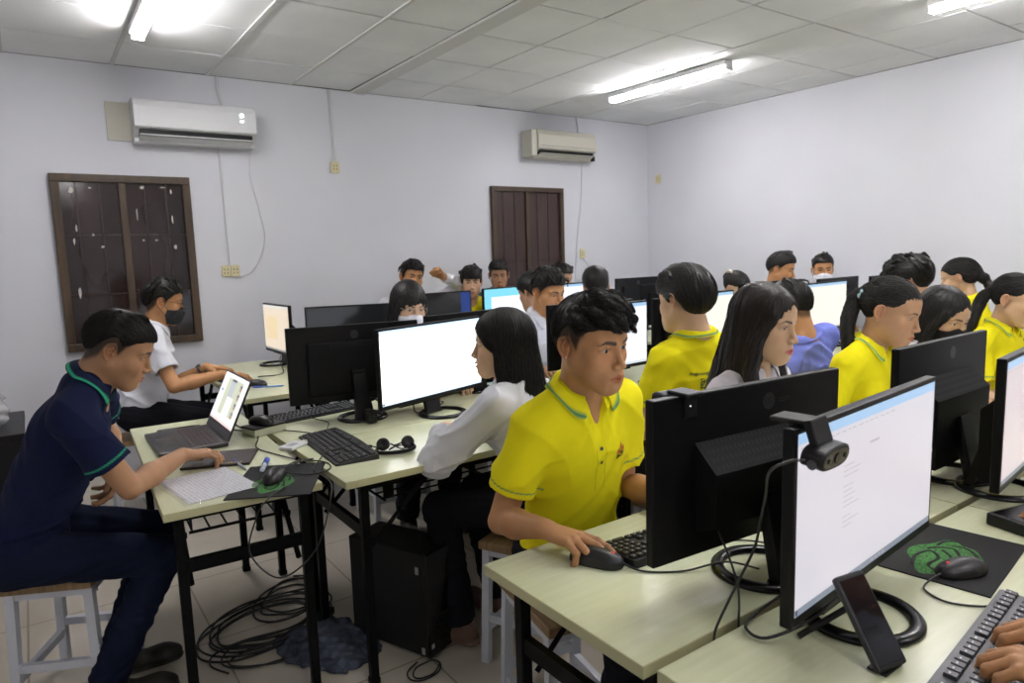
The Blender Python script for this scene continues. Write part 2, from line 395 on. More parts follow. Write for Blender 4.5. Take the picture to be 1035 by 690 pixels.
    for f in p.get('locks', []):   # hand placed locks: list of (points, radii)
        P = spline(f[0], 4); R = np.interp(np.linspace(0, 1, len(P)), np.linspace(0, 1, len(f[1])), f[1]); g.chain(P, R, k=.006)
    n1 = (.0006, .0007, .0006)[lod]
    if st in ('long', 'longfront', 'pony', 'braid', 'bun'):
        g.warp(lambda X, Y, Z: n1 * (np.sin(np.arctan2(X, Y + .02) * 46 + 30 * Z) + .8 * np.sin(np.arctan2(X, Y + .02) * 83 - 22 * Z + 1.3)))
    else:
        g.warp(lambda X, Y, Z: n1 * np.sin(X * 520 + 90 * Y + 60 * np.sin(Z * 40)) * (1 + 0 * Z))
    v, q = g.nets(); parts = [(v, q, np.tile(col, (len(v), 1)))]
    # strands combed over the surface
    ns = (2600, 500, 0)[lod]
    if ns:
        k = rs.choice(len(v), ns); pz = v[k]
        keep = (pz[:, 2] > (.0 if st in ('short', 'wavy', 'bowl', 'mop') else -.1)); pz = pz[keep]
        m = len(pz); P = [pz]; steps = 14; sl = .0065 if st in ('short', 'wavy', 'bowl', 'mop') else .014
        wob = rs.normal(size=(m, 3)) * .17; off = .0006 + .0022 * rs.random(m) ** 2 * (1.8 if st == 'wavy' else 1.); cur = pz
        if st in ('short', 'wavy', 'bowl', 'mop'):
            fr = (pz[:, 1] > -.03)[:, None]; flow = np.where(fr, V3(swirl, 1, -.25), V3(0, -.4, -1))
        elif st in ('pony', 'braid', 'bun'): flow = V3(*p.get('tail', (0, -.105, .045))) - pz; flow /= np.linalg.norm(flow, axis=1, keepdims=True)
        else: flow = np.stack([np.sign(pz[:, 0] - fx) * .35, -.1 + 0 * pz[:, 0], -1 + 0 * pz[:, 0]], 1)
        Gs = [g.grad(cur)]
        for i in range(steps):
            gr = g.grad(cur); f = flow + wob * (1 + .6 * math.sin(i)); tt = f - gr * (f * gr).sum(1, keepdims=True); ln = np.linalg.norm(tt, axis=1, keepdims=True)
            tt = tt / (ln + 1e-6) * np.clip(ln * 1.6, 0, 1); nxt = cur + tt * sl; d = g.samp(nxt); gr2 = g.grad(nxt)
            nxt = nxt - np.clip(d - off, -.004, .004)[:, None] * gr2; bad = np.abs(d) > .02; nxt[bad] = cur[bad]; cur = nxt; P.append(cur); Gs.append(gr2)
        P = np.array(P); Gs = np.array(Gs); T = np.gradient(P, axis=0); W = np.cross(T, Gs); W /= np.linalg.norm(W, axis=2, keepdims=True) + 1e-9
        n = len(P); tp = np.sin(np.linspace(.25, PI, n))[:, None, None] * (.0008, .0012, 0)[lod]
        A = P + W * tp; B = P - W * tp; Cc = P + Gs * tp * .8
        vv = np.stack([A, B, Cc], 2).transpose(1, 0, 2, 3).reshape(-1, 3); qq = []
        base = (np.arange(m) * n * 3)[:, None, None] + (np.arange(n - 1) * 3)[None, :, None]
        for a_, b_ in ((0, 2), (2, 1), (1, 0)): qq.append((base + np.array([a_, b_, b_ + 3, a_ + 3])).reshape(-1, 4))
        cc = np.repeat(col[None] * (1 + 1.2 * rs.random((m, 1))), n * 3, axis=0)
        parts.append((vv, np.concatenate(qq), cc))
    return merge(parts), g

def hand_pts(w, Y, N, side, pose, s=1.):
    """palm and finger skeleton; w wrist, Y towards the knuckles, N back of the hand, side +1 right / -1 left"""
    Y = nrm(Y); N = nrm(N - Y * (N @ Y)); T = np.cross(Y, N) * -side * s    # towards the thumb
    X = np.cross(Y, N); T = -side * X
    P = {'mouse': ([14, 26, 16], [16, 30, 18], [24, 42, 22], [28, 46, 24], .35), 'type': ([26, 40, 22], [28, 40, 22], [30, 42, 24], [32, 42, 24], .30),
         'fist': ([78, 92, 50], [80, 95, 55], [82, 95, 55], [84, 95, 55], .2), 'relaxed': ([22, 28, 18], [26, 32, 20], [30, 36, 22], [34, 40, 22], .4),
         'click': ([6, 14, 8], [12, 18, 10], [30, 42, 22], [34, 55, 26], .55), 'grip': ([50, 60, 35], [52, 62, 35], [55, 64, 36], [58, 66, 36], .5)}[pose]
    out = []; lens = [(.043, .026, .021), (.047, .029, .022), (.044, .027, .021), (.034, .021, .019)]
    for i in range(4):
        k0 = w + s * (T * (.030, .010, -.011, -.030)[i] + Y * (.086, .091, .086, .077)[i] + N * (.0, .003, .001, -.003)[i])
        sp = math.radians((5, 1, -4, -9)[i])
        d0 = Y * math.cos(sp) + T * math.sin(sp); ang = 0; pts = [k0]
        for L, c in zip(lens[i], P[i]):
            ang += math.radians(c); pts.append(pts[-1] + s * L * (d0 * math.cos(ang) - N * math.sin(ang)))
        out.append((pts, [s * .0105, s * .0097, s * .0089, s * .0078] if i < 3 else [s * .0095, s * .0084, s * .0077, s * .0068]))
    b = w + s * (Y * .022 + T * .026 - N * .006); d1 = nrm(Y * .62 + T * P[4] * 1.6 - N * .28); p1 = b + d1 * .040 * s; d2 = nrm(Y * .90 + T * .18 - N * .25); p2 = p1 + d2 * .031 * s
    d3 = nrm(Y * .95 - T * .12 - N * .22) ; p3 = p2 + d3 * .024 * s
    if pose == 'fist': p2 = p1 + nrm(Y * .6 - T * .6 - N * .5) * .03 * s; p3 = p2 + nrm(Y * .2 - T * .9 - N * .3) * .024 * s
    return Y, N, T, out, ([b, p1, p2, p3], [s * .0135, s * .0115, s * .0100, s * .0082])
def hand_sculpt(g, w, fore, Y, N, side, pose, s=1.):
    Y, N, T, fs, th = hand_pts(w, Y, N, side, pose, s)
    g.cone(w - nrm(w - fore) * .03, w + Y * .02 * s, .024 * s, .023 * s, k=.015, flat=(N, .78))
    for i in range(4):
        k0 = fs[i][0][0]; g.cone(w + s * (Y * .012 + T * (.016, .006, -.006, -.016)[i] - N * .002), k0 - N * .002, .0145 * s, .0108 * s, k=.012)
    g.ell(w + s * (Y * .05 - N * .006), (s * .036, s * .040, s * .013), R=np.stack([T, Y, N]), k=.012)
    g.ell(w + s * (Y * .035 + T * .022 - N * .012), (s * .016, s * .026, s * .012), R=np.stack([T, Y, N]), k=.01)
    for pts, r in fs:
        g.chain(pts, r, k=.0035)
        for j in (1, 2): g.ell(pts[j] + N * .0004, (r[j] * 1.03,) * 3, k=.002)
    g.chain(th[0], th[1], k=.008)
    return fs, th, N

def ik(S, W, l1, l2, hint):
    d = W - S; L = np.linalg.norm(d); L2 = min(L, (l1 + l2) * .995); u = d / L; W = S + u * L2
    a = (l1 * l1 - l2 * l2 + L2 * L2) / (2 * L2); hh = math.sqrt(max(l1 * l1 - a * a, 1e-8)); n = nrm(hint - u * (hint @ u))
    return S + u * a + n * hh, W
SKIN = lambda: mat('skin', rough=.55, attr='tint', spec=.32)
HAIR = lambda: mat('black hair', rough=.46, attr='tint', spec=.28)
CLOTH = lambda: mat('knitted cotton', rough=.88, attr='tint', spec=.15, bump=(420, .12, .001))
YELLOW = (.80, .71, .010); WHITE = (.74, .745, .78); NAVY = (.008, .012, .042); GREEN = (.02, .22, .13); BLUE = (.16, .22, .66)

def person(label, head, pelvis, facing, hyaw, hpitch=0, hroll=0, sex='m', lod=1, s=1., tone=(.34, .19, .105), hair='short', shirt='polo', color=YELLOW,
           hands=None, group=None, pants=(.012, .012, .016), legs=None, seed=1, shw=None, lean=None, mask=None, glasses=None, stripe=GREEN, shoe=(.012, .011, .011), neckback=.0, elbowhint=None, **kw):
    rs = np.random.default_rng(seed); p = dict(sex=sex, tone=tone, hair=hair, **kw); male = sex == 'm'
    root = empty('person', (pelvis[0], pelvis[1], 0), label, 'person', group)
    off = V3(pelvis[0], pelvis[1], 0)
    H, Hp = head_frame(head, hyaw, hpitch, hroll); P = V3(*pelvis); th = math.radians(facing); F0 = V3(math.cos(th), math.sin(th), 0); Xr = V3(math.sin(th), -math.cos(th), 0)
    # neck base: below and a little behind the skull
    Nb = Hp + s * (.55 * H @ V3(0, -.045 - neckback, -.150) + .45 * (F0 * -(.045 + neckback) + V3(0, 0, -.150)))
    Nb = Nb + V3(*kw.get('nbo', (0, 0, 0)))
    U = nrm(Nb - P); Xr = nrm(Xr - U * (Xr @ U)); F = np.cross(U, Xr); F = F if F @ F0 > 0 else -F; SL = np.linalg.norm(Nb - P)
    w = shw or (.185 if male else .158); w *= s
    TF = np.stack([Xr, F, U])          # rows = axes
    S = {1: Nb - U * .060 * s + Xr * w, -1: Nb - U * .060 * s - Xr * w}
    # ---- arms
    l1, l2 = .285 * s, .245 * s; arms = {}
    hs = hands or {}
    for sd in (1, -1):
        hd = hs.get('R' if sd > 0 else 'L') or dict(w=P + F0 * .26 + Xr * sd * .10 + V3(0, 0, .03), Y=F0 + Xr * -sd * .5, pose='relaxed')
        hint = V3(*hd['hint']) if 'hint' in hd else (-U * 1.0 + Xr * sd * .55 - F * .25)
        E, W = ik(S[sd], V3(*hd['w']), l1, l2, hint)
        Y = V3(*hd['Y']) if 'Y' in hd else W - E
        N = V3(*hd.get('N', (0, 0, 1))); arms[sd] = (E, W, nrm(Y), N, hd.get('pose', 'relaxed'))
    # ---- skin: head, arms, hands and the covered trunk in one mesh
    to_head = lambda q: H.T @ (q - Hp) / s
    g, v, q, c = head_skin(p, to_head(Nb), to_head(Nb - U * .10 * s + F * .035 * s), lod)
    parts = [(v * s @ H.T + Hp, q, c)]
    tn = np.array(tone); ar = (1. if male else .84) * s; ha = (.0022, .0034, .0052)[lod]
    for sd in (1, -1):
        E, W, Y, N, pose = arms[sd]; lo = np.minimum(np.minimum(S[sd], E), W) - .07; hi = np.maximum(np.maximum(S[sd], E), W) + .07
        a = G(lo, hi, ha * 1.5); a.cone(S[sd], E, .046 * ar, .0355 * ar, k=0); a.cone(E, E + (W - E) * .4, .0345 * ar, .0375 * ar, k=.006); a.cone(E + (W - E) * .35, W, .0385 * ar, .0250 * ar, k=.012)
        vv, qq = a.nets(); parts.append((vv, qq, np.tile(tn, (len(vv), 1))))
        tip = W + Y * .19 * s; lo = np.minimum(W - nrm(W - E) * .05, tip) - .06; hi = np.maximum(W - nrm(W - E) * .05, tip) + .06
        if lod < 2 or hs:
            a = G(lo, hi, ha * (.85 if hs.get('R' if sd > 0 else 'L') else 1.2)); fs, thb, NN = hand_sculpt(a, W, E, Y, N, sd, pose, (.98 if male else .90) * s)
            a.cone(W - nrm(W - E) * .06, W, .0255 * ar, .0245 * ar, k=.01); vv, qq = a.nets(); cc = np.tile(tn * .97, (len(vv), 1))
            for pts, r in fs + [thb]:
                d = nrm(pts[-1] - pts[-2]); nl = nrm(NN - d * (NN @ d)); rel = vv - (pts[-1] + d * r[-1] * .15); wgt = ((rel @ nl) > r[-1] * .55) & (np.abs(rel @ d) < r[-1] * 1.15) & (np.linalg.norm(rel, axis=1) < r[-1] * 1.7)
                cc[wgt] = np.clip(tn * (1.35, 1.35, 1.4), 0, .8)
                for j in (1, 2):
                    kn = (np.linalg.norm(vv - pts[j] - NN * r[j], axis=1) < r[j] * .8); cc[kn] = cc[kn] * .82
            parts.append((vv, qq, cc))
    a = G(np.minimum(P, Nb) - .22, np.maximum(P, Nb) + .22, .012); a.ell(P + U * .04, (.13 * s, .085, .11), R=TF, k=0); a.ell(P + U * SL * .7, (.13 * s, .075, .15), R=TF, k=.05); a.cone(P, Nb - U * .10, .07, .05, k=.02)
    vv, qq = a.nets(); parts.append((vv, qq, np.tile(tn, (len(vv), 1))))
    body = link('body', np_mesh('body', *merge([(x[0] - off, x[1], x[2]) for x in parts])), SKIN(), root)
    # ---- shirt
    sc = np.array(color, float); hs_ = (.0042, .0058, .0085)[lod]
    pts = [P, Nb, S[1], S[-1]] + [arms[k][0] for k in (1, -1)] + ([arms[k][1] for k in (1, -1)] if shirt == 'long' else [])
    lo = np.min(pts, 0) - .19; hi = np.max(pts, 0) + .19; lo[2] = max(lo[2], P[2] - .12)
    a = G(lo, hi, hs_); cw = (1. if male else .86) * s
    a.ell(P + U * SL * .70 + F * .005, (.158 * cw, .108 * s, .150 * s), R=TF, k=0)
    a.ell(P + U * SL * .40 + F * .008, (.148 * cw, .108 * s, .170 * s), R=TF, k=.06)
    a.ell(P + U * SL * .08, (.158 * cw, .120 * s, .135 * s), R=TF, k=.06)
    a.cone(S[1] - Xr * .045, S[-1] + Xr * .045, .056 * cw, .056 * cw, k=.045)
    for sd in (1, -1):
        a.cone(Nb + U * .012 + Xr * sd * .035, S[sd] - Xr * sd * .01, .038 * s, .047 * s, k=.04)
        if not male: a.ell(P + U * SL * .66 + F * .085 * s + Xr * sd * .062, (.055, .045, .055), R=TF, k=.04)
    for sd in (1, -1):
        E, W = arms[sd][:2]; d = nrm(E - S[sd])
        if shirt == 'long':
            sl_ = kw.get('sleeve', 1.); a.cone(S[sd], E, .060 * ar * (1 + sl_) / 2, .054 * ar * sl_, k=.028); a.cone(E, E + (W - E) * .88, .053 * ar * sl_, .038 * ar, k=.012, capb=.002)
            a.cone(E + (W - E) * .86, E + (W - E) * .97, .036 * ar, .035 * ar, k=.004, capb=.0)
        else:
            en = S[sd] + d * .66 * l1; a.cone(S[sd] + d * .01, en, .055 * ar, .0625 * ar, k=.030, capb=.0)
    a.ell(Nb - U * .022, (.078 * cw, .072 * s, .050 * s), R=TF, k=.035)
    fa = (.0034, .0032, .0022)[lod] * kw.get('fold', 1.); ph = rs.uniform(0, 6, 8)
    def folds(X, Y, Z):
        X, Y, Z = X - P[0], Y - P[1], Z - P[2]; u = X * Xr[0] + Y * Xr[1] + Z * Xr[2]; vv = X * F[0] + Y * F[1] + Z * F[2]; ww = X * U[0] + Y * U[1] + Z * U[2]
        w1 = .035 * np.sin(u * 9 + ph[0] + 3 * ww) + .03 * np.sin(vv * 13 + ph[1]) + .02 * np.sin(u * 21 + ww * 8 + ph[6]); m = .45 + .55 * np.sin(u * 7 + vv * 6 + ww * 5 + ph[5]) * np.sin(ww * 6.3 + u * 4 + ph[7])
        low = 1 + .9 * np.clip(.24 - ww, 0, .25) * 4
        r1 = 1 - np.abs(np.sin((ww + w1) * 24 + u * 17 * np.sign(u) + ph[2])); r2 = 1 - np.abs(np.sin((u + w1) * 26 - ww * 13 + ph[3])); r3 = np.sin((u + ww) * 70 + vv * 50 + w1 * 60 + ph[4])
        return -fa * (1.9 * r1 ** 3 * low * np.clip(m + .3, 0, 1.3) + 1.5 * r2 ** 3 * m + .28 * r3)
    a.warp(folds)
    for sd in (1, -1):       # creases running from the armpit and round the elbow
        E, W = arms[sd][:2]
        if shirt == 'long':
            for cpt, ax_, am in ((E, nrm(W - S[sd]), .006), (W + (E - W) * .22, nrm(W - E), .003)):
                a.put(lambda X, Y, Z: -.004 + 0 * X + .03 * 0 + BIG, cpt, cpt, 0, 'u')
                X = a.ax[0][:, None, None] - cpt[0]; Y = a.ax[1][None, :, None] - cpt[1]; Z = a.ax[2][None, None, :] - cpt[2]
                rr = np.exp(-(X * X + Y * Y + Z * Z) / .008); tt = X * ax_[0] + Y * ax_[1] + Z * ax_[2]; a.f += (am * .6 * rr * np.sin(tt * 170 + 40 * X)).astype(np.float32)
    full = a.copy()
    # openings
    a.cone(Nb - U * .012, Nb + (Hp - Nb) * .7, .050 * s if male else .043 * s, .056 * s, k=.004, op='sub')
    vo = kw.get('vopen', .085 if male else .05)
    if vo > 0: a.cone(Nb + F * .055 * s + U * .03, Nb + F * .125 * s - U * vo, .030 * s, .005 * s, k=.004, op='sub')
    for sd in (1, -1):
        E, W = arms[sd][:2]
        if shirt == 'long': a.cone(E + (W - E) * .93, W, .030 * ar, .031 * ar, k=.002, op='sub')
        else:
            d = nrm(E - S[sd]); en = S[sd] + d * .66 * l1; a.cone(en - d * .03, en + d * .02, .052 * ar, .053 * ar, k=.002, op='sub')
    hem = P - U * .10
    a.cut(lambda X, Y, Z: (hem[0] - X) * U[0] + (hem[1] - Y) * U[1] + (hem[2] - Z) * U[2], k=.004)
    vv, qq = a.nets(); cc = np.tile(sc, (len(vv), 1))
    if shirt != 'long' and stripe is not None:
        for sd in (1, -1):
            E = arms[sd][0]; d = nrm(E - S[sd]); en = S[sd] + d * .66 * l1; t = (vv - en) @ d; r = np.linalg.norm(vv - en - t[:, None] * d, axis=1); m = (r < .085)
            wt = (m * np.clip(1.25 - np.abs(t + .020) / (hs_ * .62), 0, 1))[:, None]; cc = cc * (1 - wt) + np.array(stripe) * wt
            if kw.get('stripe2') is not None: cc[m & (t > -hs_ * 1.1)] = kw['stripe2']
    shirt_o = link('shirt', np_mesh('shirt', vv - off, qq, cc), CLOTH(), root)
    # ---- collar
    if kw.get('collar', 1):
        n = (44, 30, 16)[lod]; rn = (.0600 if male else .050) * s; rows = 7; V = []; up = nrm(Nb + (Hp - Nb) * .5 - Nb); 
        gap = math.radians(kw.get('gap', 26)); vs = []; cl = []
        for i in range(n + 1):
            ph_ = gap + (2 * PI - 2 * gap) * i / n; back = (1 - math.cos(ph_)) / 2; dirv = F * math.cos(ph_) + Xr * math.sin(ph_)
            topp = Nb + dirv * rn + up * (.020 + .030 * back) * s; pt = topp + up * .0 - dirv * .004; inn = Nb + dirv * (rn - .003) + up * (-.006 + .012 * back); 
            edge = math.exp(-(min(i, n - i) / n * 9) ** 1.4); Lf = (.036 + .030 * edge) * s
            out = nrm(dirv * (.80 - .5 * edge) - up * (.75 + .5 * edge) + F * .0); col = [inn, pt, topp + up * .003 + dirv * .002]
            for k in range(1, rows): col.append(topp + out * Lf * k / (rows - 1) + up * .004 * math.sin(PI * k / (rows - 1)) + dirv * .004)
            vs.append(col)
        A = np.array(vs); m = A.shape[1]; fl = A.reshape(-1, 3)
        outer = (np.arange(len(fl)) % m) >= 3
        for it in range(6):
            d = full.samp(fl); gr = full.grad(fl); push = np.where(outer & (d < .0055), .0055 - d, 0); fl = fl + gr * np.clip(push, 0, .01)[:, None]
        q2 = [[i * m + k, i * m + k + 1, (i + 1) * m + k + 1, (i + 1) * m + k] for i in range(n) for k in range(m - 1)]
        cc = np.tile(sc * kw.get('collarmul', 1.), (len(fl), 1)); k_ = np.arange(len(fl)) % m
        if stripe is not None: cc[k_ == m - 2] = stripe
        me = np_mesh('collar', fl - off, np.array(q2), cc); o = link('collar', me, CLOTH(), root); md = o.modifiers.new('thickness', 'SOLIDIFY'); md.thickness = .0028; md.offset = 0
        if lod < 2: sb = o.modifiers.new('smooth', 'SUBSURF'); sb.levels = sb.render_levels = 1
    # ---- trousers and shoes
    lg = legs or {}
    b = .105 * (1 if male else .9); hp = {1: P + Xr * b * .85, -1: P - Xr * b * .85}; hl = (.006, .009, .014)[lod]; kn = {}; an = {}
    for sd in (1, -1):
        k = 'R' if sd > 0 else 'L'
        kn[sd] = V3(*lg[k][0]) if k in lg else V3(*(P[:2] + F0[:2] * .41 + Xr[:2] * sd * .11), .505); an[sd] = V3(*lg[k][1]) if k in lg else V3(*(P[:2] + F0[:2] * .33 + Xr[:2] * sd * .12), .10)
    pts = list(hp.values()) + list(kn.values()) + list(an.values()); a = G(np.min(pts, 0) - .16, np.max(pts, 0) + .13, hl)
    a.ell(P + V3(0, 0, .0), (.160 * cw, .125, .105), R=TF, k=0)
    for sd in (1, -1):
        hpt = hp[sd] + V3(0, 0, .015); a.cone(hpt, kn[sd], .090 * cw, .066 * s, k=.03); a.cone(kn[sd], an[sd] + (kn[sd] - an[sd]) * .15, .064 * s, .056 * s, k=.02); a.cone(an[sd] + (kn[sd] - an[sd]) * .2, an[sd] + (an[sd] - kn[sd]) * .04, .056 * s, .058 * s, k=.01, capb=.0)
    if lod < 2: a.warp(lambda X, Y, Z: .003 * np.sin((Z + .04 * np.sin(X * 14 + ph[1])) * 62 + ph[0]) * np.sin(X * 19 + Y * 23 + ph[2]) + .0022 * np.sin(X * 60 + Y * 45 + 9 * np.sin(Z * 20)))
    a.cut(lambda X, Y, Z: .035 - Z, k=.002)
    vv, qq = a.nets(); pc = np.tile(np.array(pants, float), (len(vv), 1)); link('trousers', np_mesh('trousers', vv - off, qq, pc), mat('woven trouser cloth', rough=.92, attr='tint', spec=.08, bump=(500, .2, .001)), root)
    for sd in (1, -1):
        f2 = lg.get('foot', {}).get('R' if sd > 0 else 'L'); fd = nrm(V3(*f2)) if f2 else nrm(F0 + Xr * sd * .15); A = an[sd]; A = V3(A[0], A[1], 0); lat = V3(fd[1], -fd[0], 0)
        a = G(A + V3(-.24, -.24, -.01), A + V3(.24, .24, .16), hl * .8)
        a.cone(A + fd * -.02 + V3(0, 0, .075), A + fd * .02 + V3(0, 0, .05), .036, .040, k=0); a.cone(A + fd * -.03 + V3(0, 0, .036), A + fd * .14 + V3(0, 0, .030), .037, .036, k=.03); a.ell(A + fd * .145 + V3(0, 0, .03), (.044, .06, .032), R=np.stack([lat, fd, V3(0, 0, 1)]), k=.02)
        a.cone(A + fd * -.045 + V3(0, 0, .014), A + fd * .165 + V3(0, 0, .014), .034, .042, k=.004, flat=(V3(0, 0, 1), .35)); a.cut(lambda X, Y, Z: .002 - Z, k=.001)
        vv, qq = a.nets(); cc = np.tile(np.array(shoe, float), (len(vv), 1)); cc[vv[:, 2] < .018] = np.array(shoe) * kw.get('solemul', 1.6) + .004
        link('shoe', np_mesh('shoe', vv - off, qq, cc), mat('shoe leather', rough=.6, attr='tint'), root)
    # ---- hair
    (hv, hq, hc), hg = hair_mesh(p, lod, rs)
    link('hair', np_mesh('hair', hv * s @ H.T + Hp - off, hq, hc), HAIR(), root)
    # ---- eyes
    TH = lambda pt: H @ (V3(*pt) * s) + Hp - off
    if lod < 2 and not kw.get('noeyes'):
        gz = kw.get('gaze', (0, -.15)); gd = nrm(V3(math.sin(gz[0]), 1, gz[1]))
        for sx in (-1, 1):
            m = MB(); c = V3(sx * .0315, .0658, -.0005); R_ = .0124; n1, n2 = 20, 14
            ax = gd; ux = nrm(np.cross(ax, V3(0, 0, 1))); uz = np.cross(ux, ax); vs = []; fs = []; mi = []
            for i in range(n2 + 1):
                an_ = PI * (i / n2) ** 1.25; 
                for k in range(n1): qn = 2 * PI * k / n1; vs.append(TH(c + R_ * (ax * math.cos(an_) + (ux * math.cos(qn) + uz * math.sin(qn)) * math.sin(an_))))
            for i in range(n2):
                am = PI * ((i + .5) / n2) ** 1.25; mm = 2 if am < .20 else 1 if am < .50 else 0
                for k in range(n1): m.f.append([i * n1 + k, i * n1 + (k + 1) % n1, (i + 1) * n1 + (k + 1) % n1, (i + 1) * n1 + k]); m.m.append(mm); m.sm.append(True)
            m.v = [tuple(x) for x in vs]
            m.build('eye', [mat('eye white', (.40, .375, .35), .3), mat('brown iris', (.035, .016, .008), .12), mat('pupil', (.004, .004, .004), .05)], root)
    # ---- face mask
    if mask is not None:
        mg = g.copy(); mg.f = mg.f - .0045
        mg.cut(lambda X, Y, Z: np.maximum(np.maximum(Z + .020 + .012 * np.abs(X) / .05, -.118 - Z + 0 * X), .012 - Y + .25 * (np.abs(Z + .07))), k=.003)
        mg.ell((0, .080, -.060), (.030, .022, .030), k=.03)
        mg.cut(lambda X, Y, Z: -g.f[:mg.n[0], :mg.n[1], :mg.n[2]] - .001, k=.001)
        mv, mq = mg.nets(); mcol = np.tile(np.array(mask), (len(mv), 1))
        for zz in (-.045, -.065, -.085): mcol[np.abs(mv[:, 2] - zz) < .0018] *= .8
        mo = link('face_mask', np_mesh('face_mask', mv * s @ H.T + Hp - off, mq, mcol), mat('mask cloth', rough=.8, attr='tint', spec=.2), root)
        m = MB()
        for sx in (-1, 1): m.tube([TH(x) for x in spline([(sx * .063, .030, -.040), (sx * .074, .005, -.018), (sx * .081, -.020, .010), (sx * .082, -.030, -.005), (sx * .076, -.015, -.035), (sx * .062, .022, -.085)], 5)], .0014, 5)
        m.build('ear_loop', mat('mask cord', tuple(np.array(mask) * .9 + .02), .8), mo)
    if glasses is not None:
        m = MB()
        for sx in (-1, 1):
            m.tube([TH((sx * (.033 + .026 * math.cos(q)), .096 - .010 * (abs(.026 * math.cos(q) + .033) / .06) ** 2, -.004 + .0175 * math.sin(q))) for q in np.linspace(0, 2 * PI, 25)], .0013, 6, cap=False)
            m.tube([TH((sx * .059, .088, .004)), TH((sx * .074, .05, .006)), TH((sx * .078, -.01, .008)), TH((sx * .077, -.025, -.008))], .0013, 6)
        m.tube([TH((-.008, .0965, .0)), TH((0, .0985, .004)), TH((.008, .0965, .0))], .0013, 6)
        m.build('eyeglasses', mat('glasses frame ' + str(glasses), glasses, .3, .6), root)
    return dict(root=root, off=off, H=H, Hp=Hp, s=s, arms=arms, S=S, P=P, U=U, F=F, X=Xr, Nb=Nb, shirt=full, SL=SL, TH=TH)
# ------------------------------------------------------------------ setting
XL, XR, YB, YF, ZC = -1.9, 5.708, 5.456, -3.2, 2.788
def struct(o, label=None):
    o['kind'] = 'structure'
    if label: o['label'] = label
    return o
def wall_nodes(nt, b):
    r = tex_mix(nt, b, (.61, .622, .665), (.645, .658, .70), 1.3, 4, .35, .7)
    n = nt.nodes.new('ShaderNodeTexNoise'); n.inputs['Scale'].default_value = 60; n.inputs['Detail'].default_value = 6; bp = nt.nodes.new('ShaderNodeBump'); bp.inputs['Strength'].default_value = .18; bp.inputs['Distance'].default_value = .004
    nt.links.new(n.outputs['Fac'], bp.inputs['Height']); nt.links.new(bp.outputs['Normal'], b.inputs['Normal'])
m_wall = mat('white painted plaster', rough=.75, nodes=wall_nodes)
def floor_nodes(nt, b):
    tc = nt.nodes.new('ShaderNodeTexCoord'); mp = nt.nodes.new('ShaderNodeMapping'); mp.inputs['Location'].default_value = (.13, .27, 0)
    br = nt.nodes.new('ShaderNodeTexBrick'); br.offset = 0; br.inputs['Scale'].default_value = 1; br.inputs['Brick Width'].default_value = .6; br.inputs['Row Height'].default_value = .6
    br.inputs['Mortar Size'].default_value = .004; br.inputs['Mortar'].default_value = (.30, .26, .20, 1)
    r = tex_mix(nt, b, (.50, .45, .37), (.60, .55, .47), 2.5, 6, .3, .7, sock=None)
    nt.links.new(tc.outputs['Object'], mp.inputs['Vector']); nt.links.new(mp.outputs['Vector'], br.inputs['Vector']); nt.links.new(r.outputs['Color'], br.inputs['Color1']); nt.links.new(r.outputs['Color'], br.inputs['Color2']); nt.links.new(br.outputs['Color'], b.inputs['Base Color'])
m_floor = mat('beige glazed floor tile', rough=.28, spec=.45, nodes=floor_nodes)
struct(MB().box((XL - .1, YF - .1, -.12), (XR + .1, YB + .1, 0)).build('floor', m_floor))
struct(MB().box((XL - .12, YB, 0), (XR + .12, YB + .12, ZC)).build('wall_back', m_wall))
struct(MB().box((XR, YF, 0), (XR + .12, YB, ZC)).build('wall_right', m_wall))
struct(MB().box((XL - .12, YF, 0), (XL, YB, ZC)).build('wall_left', m_wall))
struct(MB().box((XL - .12, YF - .12, 0), (XR + .12, YF, ZC)).build('wall_front', m_wall))
# ceiling: panels laid in a grid of 0.6 m, with thin dark gaps
def ceil_nodes(nt, b):
    r = tex_mix(nt, b, (.76, .775, .785), (.83, .84, .845), 2.2, 3, .35, .65)
    n = nt.nodes.new('ShaderNodeTexNoise'); n.inputs['Scale'].default_value = 170; n.inputs['Detail'].default_value = 2; bp = nt.nodes.new('ShaderNodeBump'); bp.inputs['Strength'].default_value = .35; bp.inputs['Distance'].default_value = .003
    nt.links.new(n.outputs['Fac'], bp.inputs['Height']); nt.links.new(bp.outputs['Normal'], b.inputs['Normal'])
m_ceil = mat('mineral ceiling board', rough=.9, nodes=ceil_nodes); m_gap = mat('dark ceiling joint', (.03, .028, .025), .9); m_trim = mat('white trim board', (.62, .62, .61), .6)
cb = MB().box((XL - .12, YF - .12, ZC + .012), (XR + .12, YB + .12, ZC + .1), 1)
XG = [2.894 + .6 * k for k in range(-1, 6)]; XG = [x for x in XG if x < XR] + [XR]; XG[0] = 2.36
XGL = [2.36 - .07] + [1.81 - .6 * k for k in range(0, 7)]; XGL = [x for x in XGL if x > XL] + [XL]
ys = [YB, YB - .532]
while ys[-1] - .6 > YF: ys.append(ys[-1] - .6)
ys.append(YF); cr = random.Random(3)
